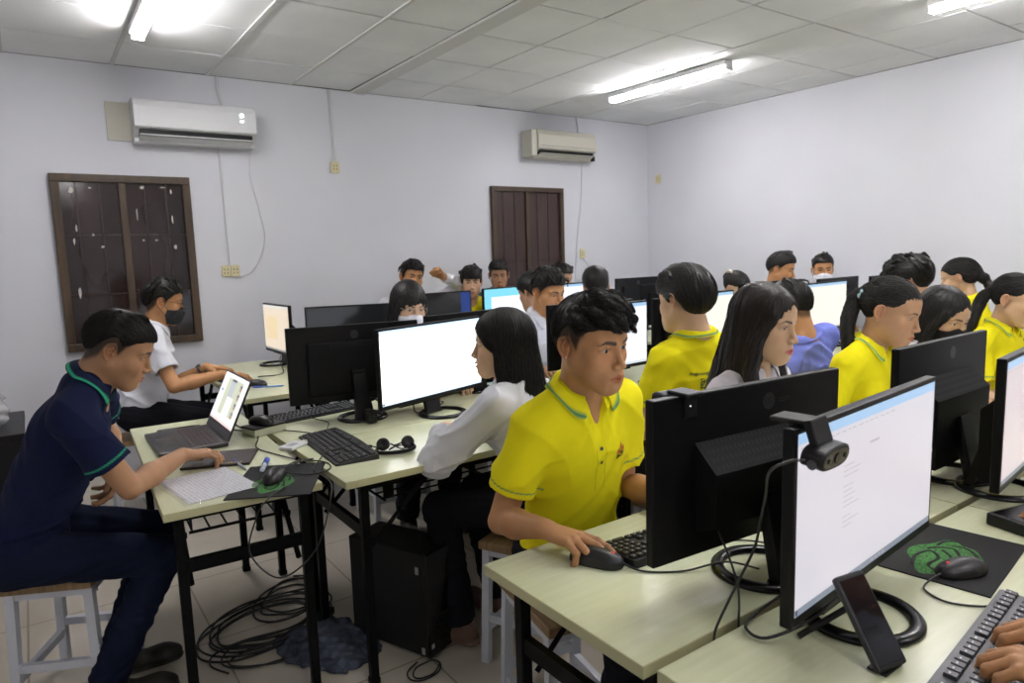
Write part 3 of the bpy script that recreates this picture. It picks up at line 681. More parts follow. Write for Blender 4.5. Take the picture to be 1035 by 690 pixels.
def panels(xs):
    for i in range(len(xs) - 1):
        for j in range(len(ys) - 1):
            a, b_ = sorted((xs[i], xs[i + 1])); c, d = sorted((ys[j], ys[j + 1])); g_ = .0065
            if b_ - a < .02: continue
            zz = ZC + cr.uniform(0, .004); tilt = [cr.uniform(-.003, .004) if cr.random() < .35 else 0 for _ in range(4)]
            x0, x1, y0, y1 = a + g_, b_ - g_, c + g_, d - g_
            vs = [(x0, y0, zz + tilt[0]), (x1, y0, zz + tilt[1]), (x1, y1, zz + tilt[2]), (x0, y1, zz + tilt[3])] + [(x0, y0, zz + .011), (x1, y0, zz + .011), (x1, y1, zz + .011), (x0, y1, zz + .011)]
            cb.add(vs, [(3, 2, 1, 0), (0, 1, 5, 4), (1, 2, 6, 5), (2, 3, 7, 6), (3, 0, 4, 7)])
panels(XG); panels(XGL)
struct(cb.build('ceiling', [m_ceil, m_gap]))
tb = MB()
for x in XGL[1:-1]: tb.box((x - .012, YF, ZC - .004), (x + .012, YB, ZC + .003))
struct(tb.build('trim_1', m_trim, label='thin white batten strips along the left ceiling joints'))
struct(MB().box((2.29, YF, ZC - .014), (2.415, YB, ZC + .003), bev=.004).build('trim_2', m_trim, label='wide white boxed strip running along the ceiling'))
# windows with brown wooden frames and dark glass
def wood_nodes(nt, b): tex_mix(nt, b, (.030, .017, .008), (.075, .045, .020), 4, 5, .3, .75, (8, 8, 1))
m_frame = mat('dark brown varnished wood', rough=.45, nodes=wood_nodes)
def glass_nodes(nt, b): tex_mix(nt, b, (.010, .006, .006), (.045, .026, .024), 1.1, 3, .35, .75, (1.5, 1, .7))
m_dark = mat('dark tinted window glass', rough=.12, spec=.6, nodes=glass_nodes)
def shut_nodes(nt, b): tex_mix(nt, b, (.020, .009, .007), (.050, .024, .018), 3, 4, .3, .7, (14, 1, .6))
m_shut = mat('dark red-brown shutter board', rough=.4, nodes=shut_nodes); m_bar = mat('red-brown bar', (.020, .007, .007), .5); m_scrap = mat('torn paper scrap', (.50, .48, .44), .9)
def window(n, x0, x1, z0, z1, mull, pane, fw, scraps, hole):
    y = YB; w = struct(MB().box((x0, y - .012, z0), (x1, y + .02, z1)).build('window_%d' % n, pane))
    f = MB(); 
    for a in ((x0, z0 + fw, x0 + fw, z1 - fw), (x1 - fw, z0 + fw, x1, z1 - fw), (x0, z1 - fw, x1, z1), (x0, z0, x1, z0 + fw)): f.box((a[0], y - .040, a[1]), (a[2], y - .010, a[3]), bev=.004)
    f.build('window_frame', m_frame, w)
    f = MB().box((mull - .022, y - .034, z0 + fw), (mull + .022, y - .010, z1 - fw), bev=.003); f.build('mullion', m_frame, w)
    g_ = MB()
    for xx in np.arange(x0 + fw + .09, x1 - fw, .135):
        if abs(xx - mull) > .04: g_.box((xx - .005, y - .0165, z0 + fw), (xx + .005, y - .0115, z1 - fw))
    for zz in (z0 + (z1 - z0) * .32, z0 + (z1 - z0) * .66): g_.box((x0 + fw, y - .0165, zz - .006), (x1 - fw, y - .0115, zz + .006))
    g_.build('grille', m_bar, w)
    if scraps:
        q = random.Random(5); sb = MB()
        for (sx, sz, sw, sh) in scraps:
            k = 7; poly = [(sx + sw * q.uniform(.5, 1) * math.cos(2 * PI * i / k), sz + sh * q.uniform(.5, 1) * math.sin(2 * PI * i / k)) for i in range(k)]
            sb.add([(a, y - .0172, b_) for a, b_ in poly] + [(a, y - .0122, b_) for a, b_ in poly], [tuple(range(k)), tuple(range(k, 2 * k))[::-1]] + [(i, (i + 1) % k, k + (i + 1) % k, k + i) for i in range(k)])
        sb.build('paper_scrap', m_scrap, w)
    return w
w1 = window(1, .185, 1.025, .885, 2.058, .595, m_dark, .052, [(.30, 1.95, .018, .03), (.41, 1.97, .012, .008), (.72, 1.98, .02, .012), (.85, 1.985, .03, .006), (.90, 1.955, .008, .022), (.675, 1.80, .006, .05), (.895, 1.76, .008, .035), (.29, 1.62, .008, .03), (.40, 1.66, .01, .01), (.45, 1.58, .012, .012), (.60, 1.57, .016, .028), (.78, 1.62, .013, .006), (.90, 1.57, .012, .018), (.29, 1.28, .010, .05), (.31, 1.70, .008, .035), (.70, 1.62, .012, .008)], 0)
w2 = window(2, 3.615, 4.475, .02, 2.078, 4.03, m_shut, .045, [], 0)
# wall services
m_pl = mat('cream moulded plastic', (.62, .56, .33), .4); m_plw = mat('white plastic', (.66, .67, .68), .35); m_cond = mat('white conduit', (.58, .585, .60), .5); m_blk = mat('black plastic', (.006, .006, .0065), .45, spec=.3); m_slot = mat('socket slot', (.03, .03, .03), .6)
def outlet(x, z, label, w=.062, h=.085, n=1, wall='back'):
    rt = empty('wall_socket', (x, YB, z) if wall == 'back' else (XR, x, z), label, 'wall socket', 'cream sockets on the walls', 0 if wall == 'back' else -PI / 2)
    for i in range(n):
        o = (i - (n - 1) / 2) * (w + .006); MB().box((o - w / 2, -.014, -h / 2), (o + w / 2, .001, h / 2), bev=.004).build('socket_plate', m_pl, rt)
        b_ = MB()
        for dx, dz in ((-.012, .012), (.012, .012), (-.012, -.014), (.012, -.014)): b_.box((o + dx - .003, -.0155, dz - .006), (o + dx + .003, -.0135, dz + .006))
        b_.build('pin_slots', m_slot, rt)
    return rt
outlet(2.125, 2.18, 'cream wall socket beside a conduit, between the two air conditioners', .07, .09)
outlet(1.262, 1.385, 'double cream wall socket right of the brown window with hanging cable', .060, .085, 2)
outlet(4.735, 1.425, 'cream wall socket low beside the dark shuttered doorway', .07, .095)
outlet(5.30, 2.20, 'cream socket high on the right wall near the room corner', .07, .09, wall='right')
def wire(name, pts, r, m, label, cat='cable', group=None, seg=6, smooth=6, flat=1.):
    o = MB().tube(spline(pts, smooth), r, seg, flat=flat).build(name, m); tag(o, label, cat, group); return o
wire('conduit', [(2.125, YB - .008, 2.226), (2.118, YB - .008, 2.5), (2.112, YB - .008, 2.785)], .009, m_cond, 'thin white conduit dropping from the ceiling to the upper cream socket', 'conduit', smooth=2)
wire('conduit', [(1.262, YB - .008, 1.43), (1.254, YB - .008, 1.8), (1.248, YB - .008, 2.29)], .008, m_cond, 'thin white conduit from the left air conditioner to the double socket', 'conduit', smooth=2)
wire('conduit', [(1.27, YB - .012, 2.785), (1.275, YB - .012, 2.68), (1.30, YB - .012, 2.565)], .010, m_cond, 'short white pipe above the left air conditioner', 'conduit', smooth=3)
wire('cable', [(1.47, YB - .02, 2.29), (1.455, YB - .006, 2.1), (1.50, YB - .006, 1.85), (1.53, YB - .006, 1.62), (1.44, YB - .008, 1.40), (1.30, YB - .010, 1.33)], .0035, m_cond, 'thin grey cable hanging loose under the left air conditioner', smooth=8)
wire('conduit', [(4.68, YB - .012, 2.78), (4.70, YB - .012, 2.68), (4.70, YB - .012, 2.60)], .010, m_cond, 'short white pipe above the right air conditioner', 'conduit', smooth=3)
wire('cable', [(4.74, YB - .02, 2.36), (4.73, YB - .006, 2.0), (4.66, YB - .006, 1.5), (4.62, YB - .006, 1.0)], .005, m_cond, 'white cable running down beside the shuttered doorway', smooth=8)
wire('cable', [(4.735, YB - .015, 1.38), (4.83, YB - .008, 1.26), (4.76, YB - .008, 1.17), (4.62, YB - .008, 1.15)], .0035, m_cond, 'thin looped cable hanging below the socket by the doorway', smooth=8)
# air conditioners
def aircon(x0, x1, z0, z1, dep, label, body, patch):
    cx = (x0 + x1) / 2; rt = empty('air_conditioner', (cx, YB, z0), label, 'air conditioner', None); w = (x1 - x0) / 2; h = z1 - z0
    prof = [(0, .0), (dep * .62, .0), (dep * .86, h * .10), (dep * .94, h * .22)]; top_ = [(dep, h * .34), (dep, h * .80), (dep * .90, h * .95), (dep * .78, h), (0, h)]
    b_ = MB(); P = [(0, .0), (dep * .55, 0.)] + [(dep * .55, h * .10), (dep * .80, h * .26), (dep * .94, h * .30)] + top_
    n = len(P); vs = [(-w, -a, c) for a, c in P] + [(w, -a, c) for a, c in P]; b_.add(vs, [tuple(range(n)), tuple(range(n, 2 * n))[::-1]] + [(i, n + i, n + (i + 1) % n, (i + 1) % n) for i in range(n)]); b_.build('housing', body, rt)
    b_ = MB().box((-w * .93, -dep * .90, h * .115), (w * .93, -dep * .50, h * .27)); b_.build('air_outlet', m_blk, rt)
    fl = MB(); fl.add([(-w * .93, -dep * .60, h * .04), (w * .93, -dep * .60, h * .04), (w * .93, -dep * .93, h * .16), (-w * .93, -dep * .93, h * .16), (-w * .93, -dep * .60, h * .02), (w * .93, -dep * .60, h * .02), (w * .93, -dep * .94, h * .14), (-w * .93, -dep * .94, h * .14)], [(0, 1, 2, 3), (7, 6, 5, 4), (0, 4, 5, 1), (1, 5, 6, 2), (2, 6, 7, 3), (3, 7, 4, 0)]); fl.build('louvre_flap', body, rt)
    return rt
a1 = aircon(.69, 1.475, 2.275, 2.555, .20, 'white split air conditioner above the brown two-pane window', m_plw, 1)
for zz, hh in ((.20, .022), (.165, .010)): MB().box((.285, -.2035, zz), (.305, -.2000, zz + hh)).build('display', mat('lit green-white display', (.6, .8, .8), .3, emis=(.8, 1, .95), estr=3), a1)
MB().box((-.30, -.203, .082), (-.24, -.1999, .092)).build('lettering_strip', mat('grey print', (.35, .36, .38), .5), a1)
tag(MB().box((.545, YB - .010, 2.29), (.69, YB - .001, 2.545), bev=.002).build('wall_plate', mat('beige patch board', (.50, .49, .42), .8)), 'beige patch board on the wall left of the left air conditioner', 'board')
m_ac2 = mat('aged ivory plastic', (.56, .545, .46), .4)
a2 = aircon(4.06, 4.78, 2.345, 2.605, .19, 'ivory split air conditioner above the dark shuttered doorway', m_ac2, 0)
MB().box((-.425, -.17, .01), (-.3605, 0, .255), bev=.012).build('side_cover', m_ac2, a2)
MB().lathe([(0, 0), (.022, 0), (.022, .05), (0, .05)], (.375, -.12, .0), 14).build('drain_cap', m_blk, a2)
MB().box((-.34, -.1925, .105), (.34, -.187, .109)).build('panel_joint', mat('grey joint', (.2, .2, .18), .7), a2)
# fluorescent battens: three in view, three unseen ones placed to even the wall brightness
m_tube = mat('lit fluorescent tube', (1, 1, 1), .4, emis=(1.0, .965, .975), estr=46); m_fix = mat('white enamelled batten', (.72, .73, .74), .4)
def batten(x, y0, y1, label):
    L = y1 - y0; rt = empty('ceiling_light', (x, y0, ZC), label, 'ceiling light', 'fluorescent battens on the ceiling')
    MB().box((-.045, 0, -.040), (.045, L, -.001), bev=.005).build('batten_body', m_fix, rt)
    for e in (0, L): MB().box((-.034, e - .010, -.074), (.034, e + .010, -.02), bev=.004).build('end_cap', m_fix, rt)
    for sx in (-.018, .018):
        MB().tube([(sx, .012, -.060), (sx, L - .012, -.060)], .0110, 14).build('tube', m_tube, rt)
    return rt
for n, (x, y0, y1, lb) in enumerate([(.655, 3.36, 4.55, 'leftmost lit twin-tube ceiling light at the top left of the view'), (4.30, 3.31, 4.53, 'lit twin-tube ceiling light in full view near the right wall'), (4.32, .76, 1.96, 'lit twin-tube ceiling light cut by the top edge at the right'),
        (2.35, .78, 1.98, 'lit twin-tube ceiling light above the middle of the desks'), (.655, -1.9, -.7, 'lit twin-tube ceiling light behind the left of the viewpoint'), (2.9, -1.9, -.7, 'lit twin-tube ceiling light behind the right of the viewpoint')]): batten(x, y0, y1, lb)
# ------------------------------------------------------------------ furniture
ZT = .74
def top_nodes(nt, b): tex_mix(nt, b, (.62, .65, .42), (.69, .715, .50), 5, 5, .3, .75, (1.2, 14, 1))
m_top = mat('pale green-cream laminate', rough=.24, spec=.5, nodes=top_nodes); m_edge = mat('laminate edge band', (.50, .49, .28), .5); m_leg = mat('black painted steel', (.003, .003, .0033), .5, spec=.12)
MESHC = {}
def cached(key, fn):
    if key not in MESHC: MESHC[key] = fn()
    return MESHC[key]
def desk(cx, cy, L, W, rz, label, shelf=True):
    rt = empty('training_table', (cx, cy, 0), label, 'table', 'folding training tables', math.radians(rz)); k = (round(L, 3), round(W, 3))
    def top():
        m = MB().box((-L / 2, -W / 2, ZT - .025), (L / 2, W / 2, ZT), 1, bev=.002); m.add([(-L / 2 + .002, -W / 2 + .002, ZT + .0003), (L / 2 - .002, -W / 2 + .002, ZT + .0003), (L / 2 - .002, W / 2 - .002, ZT + .0003), (-L / 2 + .002, W / 2 - .002, ZT + .0003)], [(0, 1, 2, 3)], 0); return m.mesh('tabletop')
    link('tabletop', cached(('top',) + k, top), [m_top, m_edge], rt)
    lx, ly = L / 2 - .075, W / 2 - .045
    for sx in (-1, 1):
        for sy in (-1, 1):
            def leg():
                m = MB().box((sx * lx - .0145, sy * ly - .0145, .012), (sx * lx + .0145, sy * ly + .0145, ZT - .026), bev=.003); m.box((sx * lx - .017, sy * ly - .017, 0), (sx * lx + .017, sy * ly + .017, .022), bev=.003); return m.mesh('leg')
            link('leg', cached(('leg', sx, sy) + k, leg), m_leg, rt)
        link('crossbar', cached(('cb', sx) + k, lambda: MB().box((sx * lx - .010, -ly, .522), (sx * lx + .010, ly, .562)).mesh('crossbar')), m_leg, rt)
        link('top_bar', cached(('tb', sx) + k, lambda: MB().box((sx * lx - .014, -ly, ZT - .052), (sx * lx + .014, ly, ZT - .026)).mesh('top_bar')), m_leg, rt)
        for sy in (-1, 1):
            def brace():
                m = MB(); a, b = V3(sx * (lx - .02), sy * (ly - .022), .47), V3(sx * (lx - .27), sy * (ly - .022), ZT - .04); m.tube([a, (a + b) / 2], .009, 4, smooth=False); m.tube([(a + b) / 2, b], .011, 4, smooth=False); m.lathe([(0, -.008), (.014, -.008), (.014, .008), (0, .008)], tuple((a + b) / 2), 10); return m.mesh('folding_brace')
            link('folding_brace', cached(('br', sx, sy) + k, brace), m_leg, rt)
    for sy in (-1, 1): link('side_rail', cached(('rail', sy) + k, lambda: MB().box((-lx, sy * ly - .010, ZT - .050), (lx, sy * ly + .010, ZT - .026)).mesh('side_rail')), m_leg, rt)
    if shelf:
        def shelf_():
            m = MB()
            for y in np.linspace(-W * .26, W * .30, 6): m.tube([(-lx + .10, y, .608), (lx - .10, y, .608)], .0035, 6)
            for x in (-lx + .11, 0, lx - .11): m.tube([(x, -W * .28, .604), (x, W * .32, .604)], .005, 6)
            for x in (-lx + .13, lx - .13):
                for y in (-W * .26, W * .30): m.box((x - .020, y - .002, .604), (x + .020, y + .002, ZT - .026))
            return m.mesh('wire_shelf')
        link('wire_shelf', cached(('sh',) + k, shelf_), m_leg, rt)
    return rt
desk(.512, 2.745, 1.25, .462, 87.5, 'left end table holding the open laptop, paper and mouse pad')
m_ = 'table'
B2 = ['table right of the laptop table, with the black curved keyboard near its edge', 'second table of the middle row, beyond the white-shirted woman', 'third table of the middle row, in front of the blue-shirted man', 'last table of the middle row against the right wall']
B3 = ['far-side middle row table under the left back-turned monitor', 'far-side middle row table in front of the short-haired man in white', 'far-side middle row table before the masked man by the right wall', 'far-side middle row table at the right wall end']
for i in range(4):
    x = .772 + 1.205 * i + .6
    if x + .6 > XR: x = XR - .605
    desk(x, 2.335, 1.2, .56, 0, B2[i]); desk(x, 2.90, 1.2, .56, 0, B3[i])
C2 = ['near table whose bare left corner carries the hand and red-lit mouse', 'front row table before the ponytailed young woman', 'front row table before the woman at the right edge']
D2 = ['nearest table at the bottom right, with the phone stand and grey keyboard', 'nearest-side table at the right edge, below the right screen']
for i in range(3): desk(.80 + .6 + 1.205 * i, 1.035, 1.2, .505, 0, C2[i])
for i in range(2): desk(.812 + .6 + 1.205 * i, .512, 1.2, .500, 0, D2[i])
desk(1.115, 4.38, 1.40, .50, 90, 'far left table where the masked man in white works', shelf=False)
for i in range(3):
    desk(1.98 + 1.205 * i, 3.98, 1.2, .50, 0, ['back row table behind the dark switched-off monitor', 'back row table behind the man in the middle', 'back row table nearest the right wall'][i]); desk(1.98 + 1.205 * i, 4.485, 1.2, .50, 0, ['rearmost table in front of the laughing man', 'rearmost table before the doorway', 'rearmost table at the right'][i])

def seat_nodes(nt, b): tex_mix(nt, b, (.20, .125, .055), (.33, .215, .10), 3, 5, .3, .7, (2, 22, 2))
m_seat = mat('plywood seat', rough=.5, nodes=seat_nodes); m_white = mat('white enamel tube', (.60, .625, .68), .4); m_bolt = mat('zinc bolt', (.45, .45, .46), .3, .8)
def stool(x, y, rz, label, group='white-framed wooden stools', h=.455):
    rt = empty('stool', (x, y, 0), label, 'stool', group, math.radians(rz)); a, b = .145, .115
    link('seat', cached('seat', lambda: MB().box((-.175, -.135, h - .028), (.175, .135, h), bev=.003).mesh('seat')), m_seat, rt)
    for sx in (-1, 1):
        for sy in (-1, 1):
            def leg():
                m = MB(); t, f = V3(sx * a, sy * b, h - .029), V3(sx * (a + .014), sy * (b + .012), .0); q = .014
                vs = [p + V3(dx, dy, 0) for p in (f, t) for dx, dy in ((-q, -q), (q, -q), (q, q), (-q, q))]; m.add(vs, [(3, 2, 1, 0), (4, 5, 6, 7)] + [(i, (i + 1) % 4, 4 + (i + 1) % 4, 4 + i) for i in range(4)]); return m.mesh('leg')
            link('leg', cached(('sleg', sx, sy), leg), m_white, rt)
    for sy in (-1, 1): link('apron', cached(('sap', sy), lambda: MB().box((-a, sy * b - .010, h - .056), (a, sy * b + .010, h - .029)).mesh('apron')), m_white, rt)
    for sx in (-1, 1): link('apron', cached(('sap2', sx), lambda: MB().box((sx * a - .010, -b, h - .056), (sx * a + .010, b, h - .029)).mesh('apron')), m_white, rt)
    for sy in (-1, 1): link('stretcher', cached(('sst', sy), lambda: MB().box((-a - .006, sy * (b + .007) - .010, .115), (a + .006, sy * (b + .007) + .010, .142)).mesh('stretcher')), m_white, rt)
    for sx in (-1, 1): link('stretcher', cached(('sst2', sx), lambda: MB().box((sx * (a + .007) - .010, -b, .155), (sx * (a + .007) + .010, b, .182)).mesh('stretcher')), m_white, rt)
    for sx in (-1, 1):
        for zz in (h - .045, .128): link('bolt', cached(('sb', sx, zz), lambda: MB().tube([(sx * a, -b - .020, zz), (sx * a, -b - .025, zz)], .0055, 10).mesh('bolt')), m_bolt, rt)
    return rt

# ------------------------------------------------------------------ monitors
m_bez = mat('black monitor plastic', (.005, .005, .0055), .40, spec=.2); m_bez2 = mat('black textured casing', (.005, .005, .0055), .55, spec=.16, bump=(300, .1, .001)); m_glo = mat('glossy black plastic', (.006, .006, .0065), .25, spec=.35)
m_vent = mat('dark grey vent ribs', (.010, .010, .0105), .5, spec=.2); m_logo = mat('dark grey print', (.026, .026, .028), .3)
def scr(n, col, st): return mat('screen ' + n, (.01, .01, .01), .3, emis=col, estr=st, spec=.3)
KINDS = {'bright': ((1, 1, 1), 1.25, (.45, .66, .95), .9, (.62, .76, .92), .7), 'grey': ((.84, .80, .87), .37, (.42, .63, .90), .42, (.42, .48, .58), .25), 'pink': ((.86, .74, .77), .36, (.42, .63, .90), .42, (.35, .40, .50), .25),
         'white': ((.88, .91, 1.0), .52, (.40, .63, .92), .42, (.8, .85, .9), .4), 'warm': ((.93, .87, .77), .50, (.42, .66, .92), .42, (.8, .8, .8), .4), 'cyan': ((.88, .96, 1), .55, (.22, .68, .86), .50, (.4, .7, .85), .5), 'peach': ((.90, .76, .60), .42, (.80, .78, .74), .42, (.5, .5, .5), .25)}
def monitor(x, y, rz, label, w=.60, h=.345, zb=.81, kind=None, back='box', base=0., bx=0., neck=.05, group='desktop monitors', logo=True, lines=True, thick=.034, near=False, lift=0.):
    rt = empty('monitor', (x, y, ZT), label, 'monitor', group, math.radians(rz)); z0, z1 = zb - ZT, zb - ZT + h; q = (w, h, zb)
    pl = link('panel', cached(('mp',) + q, lambda: MB().box((-w / 2, -.006, z0), (w / 2, .016, z1), bev=.003).mesh('panel')), m_bez, rt)
    bz, bb = .010, .019; sx0, sx1, s0, s1 = -w / 2 + bz, w / 2 - bz, z0 + bb, z1 - bz
    sm = MB(); Y = -.0064
    def rect(a, b, c, d, mi, lay=1): sm.add([(a, Y - lay * .00012, c), (b, Y - lay * .00012, c), (b, Y - lay * .00012, d), (a, Y - lay * .00012, d)], [(0, 1, 2, 3)], mi)
    if kind is None:
        rect(sx0, sx1, s0, s1, 0, 0); sm.build('screen', [mat('dark idle screen', (.018, .019, .021), .12, spec=.6)], rt)
    elif kind == 'dark blue':
        rect(sx0, sx1, s0, s1, 0, 0); rect(sx1 - .085, sx1, s0, s1, 1); sm.build('screen', [mat('dark idle screen'), scr('navy', (.02, .06, .30), .30)], rt)
    else:
        c, st, tc, ts, kc, ks = KINDS[kind]; W_, H_ = sx1 - sx0, s1 - s0
        mats = [scr(kind + ' page', c, st), scr(kind + ' title bar', tc, ts), scr(kind + ' task bar', kc, ks), scr(kind + ' grey text', tuple(v * .80 for v in c), st * .80), scr(kind + ' dark mark', (.10, .13, .25), .25), scr(kind + ' orange mark', (.95, .75, .45), .4)]
        rect(sx0, sx1, s0, s1, 0, 0); rect(sx0, sx1, s1 - H_ * .058, s1, 1); rect(sx0, sx1, s0, s0 + H_ * .040, 2)
        r = random.Random(hash(label) % 97 if False else len(label))
        if kind == 'cyan': rect(sx0, sx0 + W_ * .14, s0, s1, 1, 2); rect(sx0 + W_ * .14, sx1, s1 - H_ * .20, s1 - H_ * .058, 1, 2)
        if kind == 'peach':
            rect(sx0 + W_ * .12, sx0 + W_ * .55, s0 + H_ * .25, s0 + H_ * .75, 5, 2)
        elif lines:
            xx = sx0 + .01
            for k in range(16):
                l = r.uniform(.008, .022); rect(xx, xx + l, s1 - H_ * .086, s1 - H_ * .080, 3, 2); xx += l + r.uniform(.006, .012)
            if near:
                rect(sx0 + W_ * .46, sx0 + W_ * .53, s1 - H_ * .225, s1 - H_ * .212, 4 if False else 3, 2)
                zz = s1 - H_ * .29
                for k in range(13):
                    if k not in (3, 9): rect(sx0 + W_ * .28, sx0 + W_ * (.28 + r.uniform(.05, .12)), zz - .0016, zz, 3, 2)
                    zz -= H_ * .030
        rect(sx0 + .002, sx0 + .010, s0 + .002, s0 + H_ * .036, 4, 2)
        for k in range(4): rect(sx0 + W_ * .50 + k * .017, sx0 + W_ * .50 + k * .017 + .008, s0 + .003, s0 + .009, 3 if kind != 'pink' else 4, 2)
        sm.build('screen', mats, rt)
    def bk():
        m = MB()
        if back == 'box':
            bw, bt = w * .30, z0 + h * .60; d = .016 + thick + .022
            lo = z0 - .012 + lift; vs = [(-bw, .016, lo), (bw, .016, lo), (bw, d, lo + lift * .4), (-bw, d, lo + lift * .4), (-bw * 1.02, .016, bt + .035), (bw * 1.02, .016, bt + .035), (bw, d, bt - .02), (-bw, d, bt - .02)]
            m.add(vs, [(0, 1, 2, 3), (7, 6, 5, 4), (0, 4, 5, 1), (1, 5, 6, 2), (2, 6, 7, 3), (3, 7, 4, 0)], 0)
            for i in range(26):
                for j in range(4):
                    t0, t1 = (j + .15) / 4, (j + .62) / 4; xa = -bw * .96 + i * bw * 1.92 / 26; xb = xa + bw * 1.92 / 26 * .55
                    def P(x, t, e=.0008): return (x, .016 + (d - .016) * t, bt + .035 - .055 * t + e)
                    m.add([P(xa, t0), P(xb, t0), P(xb, t1), P(xa, t1)], [(0, 1, 2, 3)], 1)
        else:
            m.box((-w * .36, .015, z0 + .03), (w * .36, .015 + thick * .6, z1 - .07), bev=.008)
            for i in range(20): m.box((-w * .2 + i * w * .4 / 20, .0150 + thick * .6, z1 - .10), (-w * .2 + i * w * .4 / 20 + .004, .0158 + thick * .6, z1 - .085), 1)
        return m.mesh('back_cover')
    link('back_cover', cached(('bk', back, thick, lift) + q, bk), [m_bez2, m_vent], rt)
    by = .030 + neck + base
    def nk():
        m = MB(); y1 = .016 + thick * .9; m.box((-.030, y1 - .012, z0 + h * .18), (.030, y1 + .020, z0 + h * .42), bev=.004)
        nw = .75 if back == 'plain' else 1.; a = [(-.034 * nw, y1 + .004, z0 + h * .36), (.034 * nw, y1 + .004, z0 + h * .36), (.034 * nw, y1 + .030, z0 + h * .36), (-.034 * nw, y1 + .030, z0 + h * .36)]; b = [(-.045, by - .004, .010), (.045, by - .004, .010), (.040, by + .020, .010), (-.040, by + .020, .010)]
        m.add(b + a, [(3, 2, 1, 0), (4, 5, 6, 7)] + [(i, (i + 1) % 4, 4 + (i + 1) % 4, 4 + i) for i in range(4)]); return m.mesh('stand_neck')
    link('stand_neck', cached(('nk', by, thick) + q, nk), m_bez, rt).location.x = bx
    def rg():
        m = MB(); cy = by - .055; R = .112; pr = [(R - .028, .0), (R - .028, .008), (R - .022, .013), (R - .006, .012), (R, .006), (R, 0), (R - .028, 0)]
        m.lathe(pr, (0, cy, .0008), 48); a = math.radians(24)
        pts = [(-.045, by - .008), (.045, by - .008)] + [((R - .012) * math.cos(t), cy + (R - .012) * math.sin(t)) for t in np.linspace(math.radians(42), math.radians(138), 14)]
        m.prism(pts, .0008, .0105); return m.mesh('ring_base')
    link('ring_base', cached(('rg', by), rg), m_glo, rt).location.x = bx
    if logo:
        def lg():
            m = MB(); c = (-.045 if back == 'box' else 0, z1 - .045); R = .019
            vs = [(c[0] + R * math.cos(t), .0163, c[1] + R * math.sin(t)) for t in np.linspace(0, 2 * PI, 28, endpoint=False)]; m.add(vs, [tuple(range(28))], 0); return m.mesh('logo_disc')
        ld = link('logo_disc', cached(('lg', back) + q, lg), m_logo, rt)
        if near or back == 'plain':
            M = Matrix.Translation(((-.045 if back == 'box' else 0), .0166, z1 - .045)) @ Matrix.Rotation(PI, 4, 'Z') @ Matrix.Rotation(PI / 2, 4, 'X')
            me = text_mesh('LG', .021, .0002, .0004); me.transform(M); link('logo_letters', me, mat('black print', (.004, .004, .004), .4), ld)
            if back == 'box':
                me = text_mesh('com', .022, .0002); me.transform(Matrix.Translation((-.045 - .052, .0166, z1 - .045)) @ Matrix.Rotation(PI, 4, 'Z') @ Matrix.Rotation(PI / 2, 4, 'X')); link('logo_letters', me, m_logo, ld)
    return rt
def ang(a, b): return math.degrees(math.atan2(b[1] - a[1], b[0] - a[0]))
monitor(1.272, .918, 180 - 4.3, 'back-turned black monitor with round logo, facing the young man in yellow', w=.592, kind='white', base=.02, bx=.0, near=True, lift=.062)
monitor(1.297, .660, 5.4, 'large lit monitor at the lower right with a webcam clipped on top', w=.625, kind='grey', base=-.035, bx=-.055, near=True)
monitor(2.245, .712, 7.0, 'lit monitor cut by the right edge showing a pale pink page', w=.60, kind='pink', base=.03, bx=-.03, near=True)
monitor(2.245, .945, 181, 'back-turned monitor with a vented box, before the ponytailed young woman', w=.60, kind='white', base=.02)
monitor(1.195, 2.965, 180 - 10.6, 'back-turned monitor left of the brightest screen, seen from behind', w=.597, kind='white', back='plain', base=.06, neck=.06, near=True)
monitor(1.472, 2.730, 17, 'brightest white screen, between the back-turned monitor and the long-haired woman', w=.655, kind='bright', base=-.07)
monitor(2.475, 2.645, 4, 'lit monitor behind and right of the young man in yellow', w=.60, h=.355, zb=.82, kind='white', base=-.06)
monitor(2.55, 2.875, 180 - 3, 'black back-turned monitor just left of the wavy-haired head', w=.60, h=.355, zb=.815, kind='white', back='plain', base=0)
monitor(3.45, 2.985, 180, 'black back-turned monitor beyond the short-haired person in yellow', w=.60, h=.345, zb=.80, kind='white', back='plain')
monitor(3.29, 2.70, 3, 'warm white screen right of the short-haired person in yellow', w=.60, h=.345, zb=.84, kind='warm', base=-.06)
monitor(1.875, 3.085, 180 + 8, 'dark monitor top edge in front of the masked long-haired girl', w=.56, kind='white', back='plain')
monitor(4.30, 3.0, 180, 'dark back-turned monitor behind the long-haired girl in white', w=.56, zb=.85, kind='white', back='plain')
monitor(4.60, 2.70, 4, 'warm screen behind the blue-shirted man', w=.60, zb=.84, kind='warm', base=-.06)
monitor(5.21, 2.965, 180, 'dark back-turned monitor right of the warm screen', w=.57, zb=.84, kind='white', back='plain')
monitor(5.445, 2.745, 180, 'dark back-turned monitor next to the right wall', w=.36, zb=.85, kind='white', back='plain')
monitor(5.03, 2.42, 3, 'small glimpse of lit screen left of the bushy-haired head', w=.50, zb=.84, kind='white', base=-.05, back='plain')
monitor(1.385, 4.80, -90 + 2, 'peach-toned lit screen at the far left table', w=.53, zb=.815, h=.34, kind='peach', base=-.05)
monitor(1.665, 4.205, -17, 'dark switched-off monitor left of the masked girl', w=.53, zb=.81, base=-.04, back='plain')
monitor(2.50, 4.50, 2, 'dark screen with a navy blue band below the laughing man', w=.56, zb=.835, kind='dark blue', base=-.05, back='plain')
monitor(3.17, 4.575, 12, 'cyan-tinted lit screen in front of the shuttered doorway', w=.56, zb=.84, kind='cyan', base=-.05, back='plain')
monitor(3.62, 4.20, 0, 'lit screen sliver beside the head in the back row centre', w=.50, zb=.86, kind='white', base=-.05, back='plain')
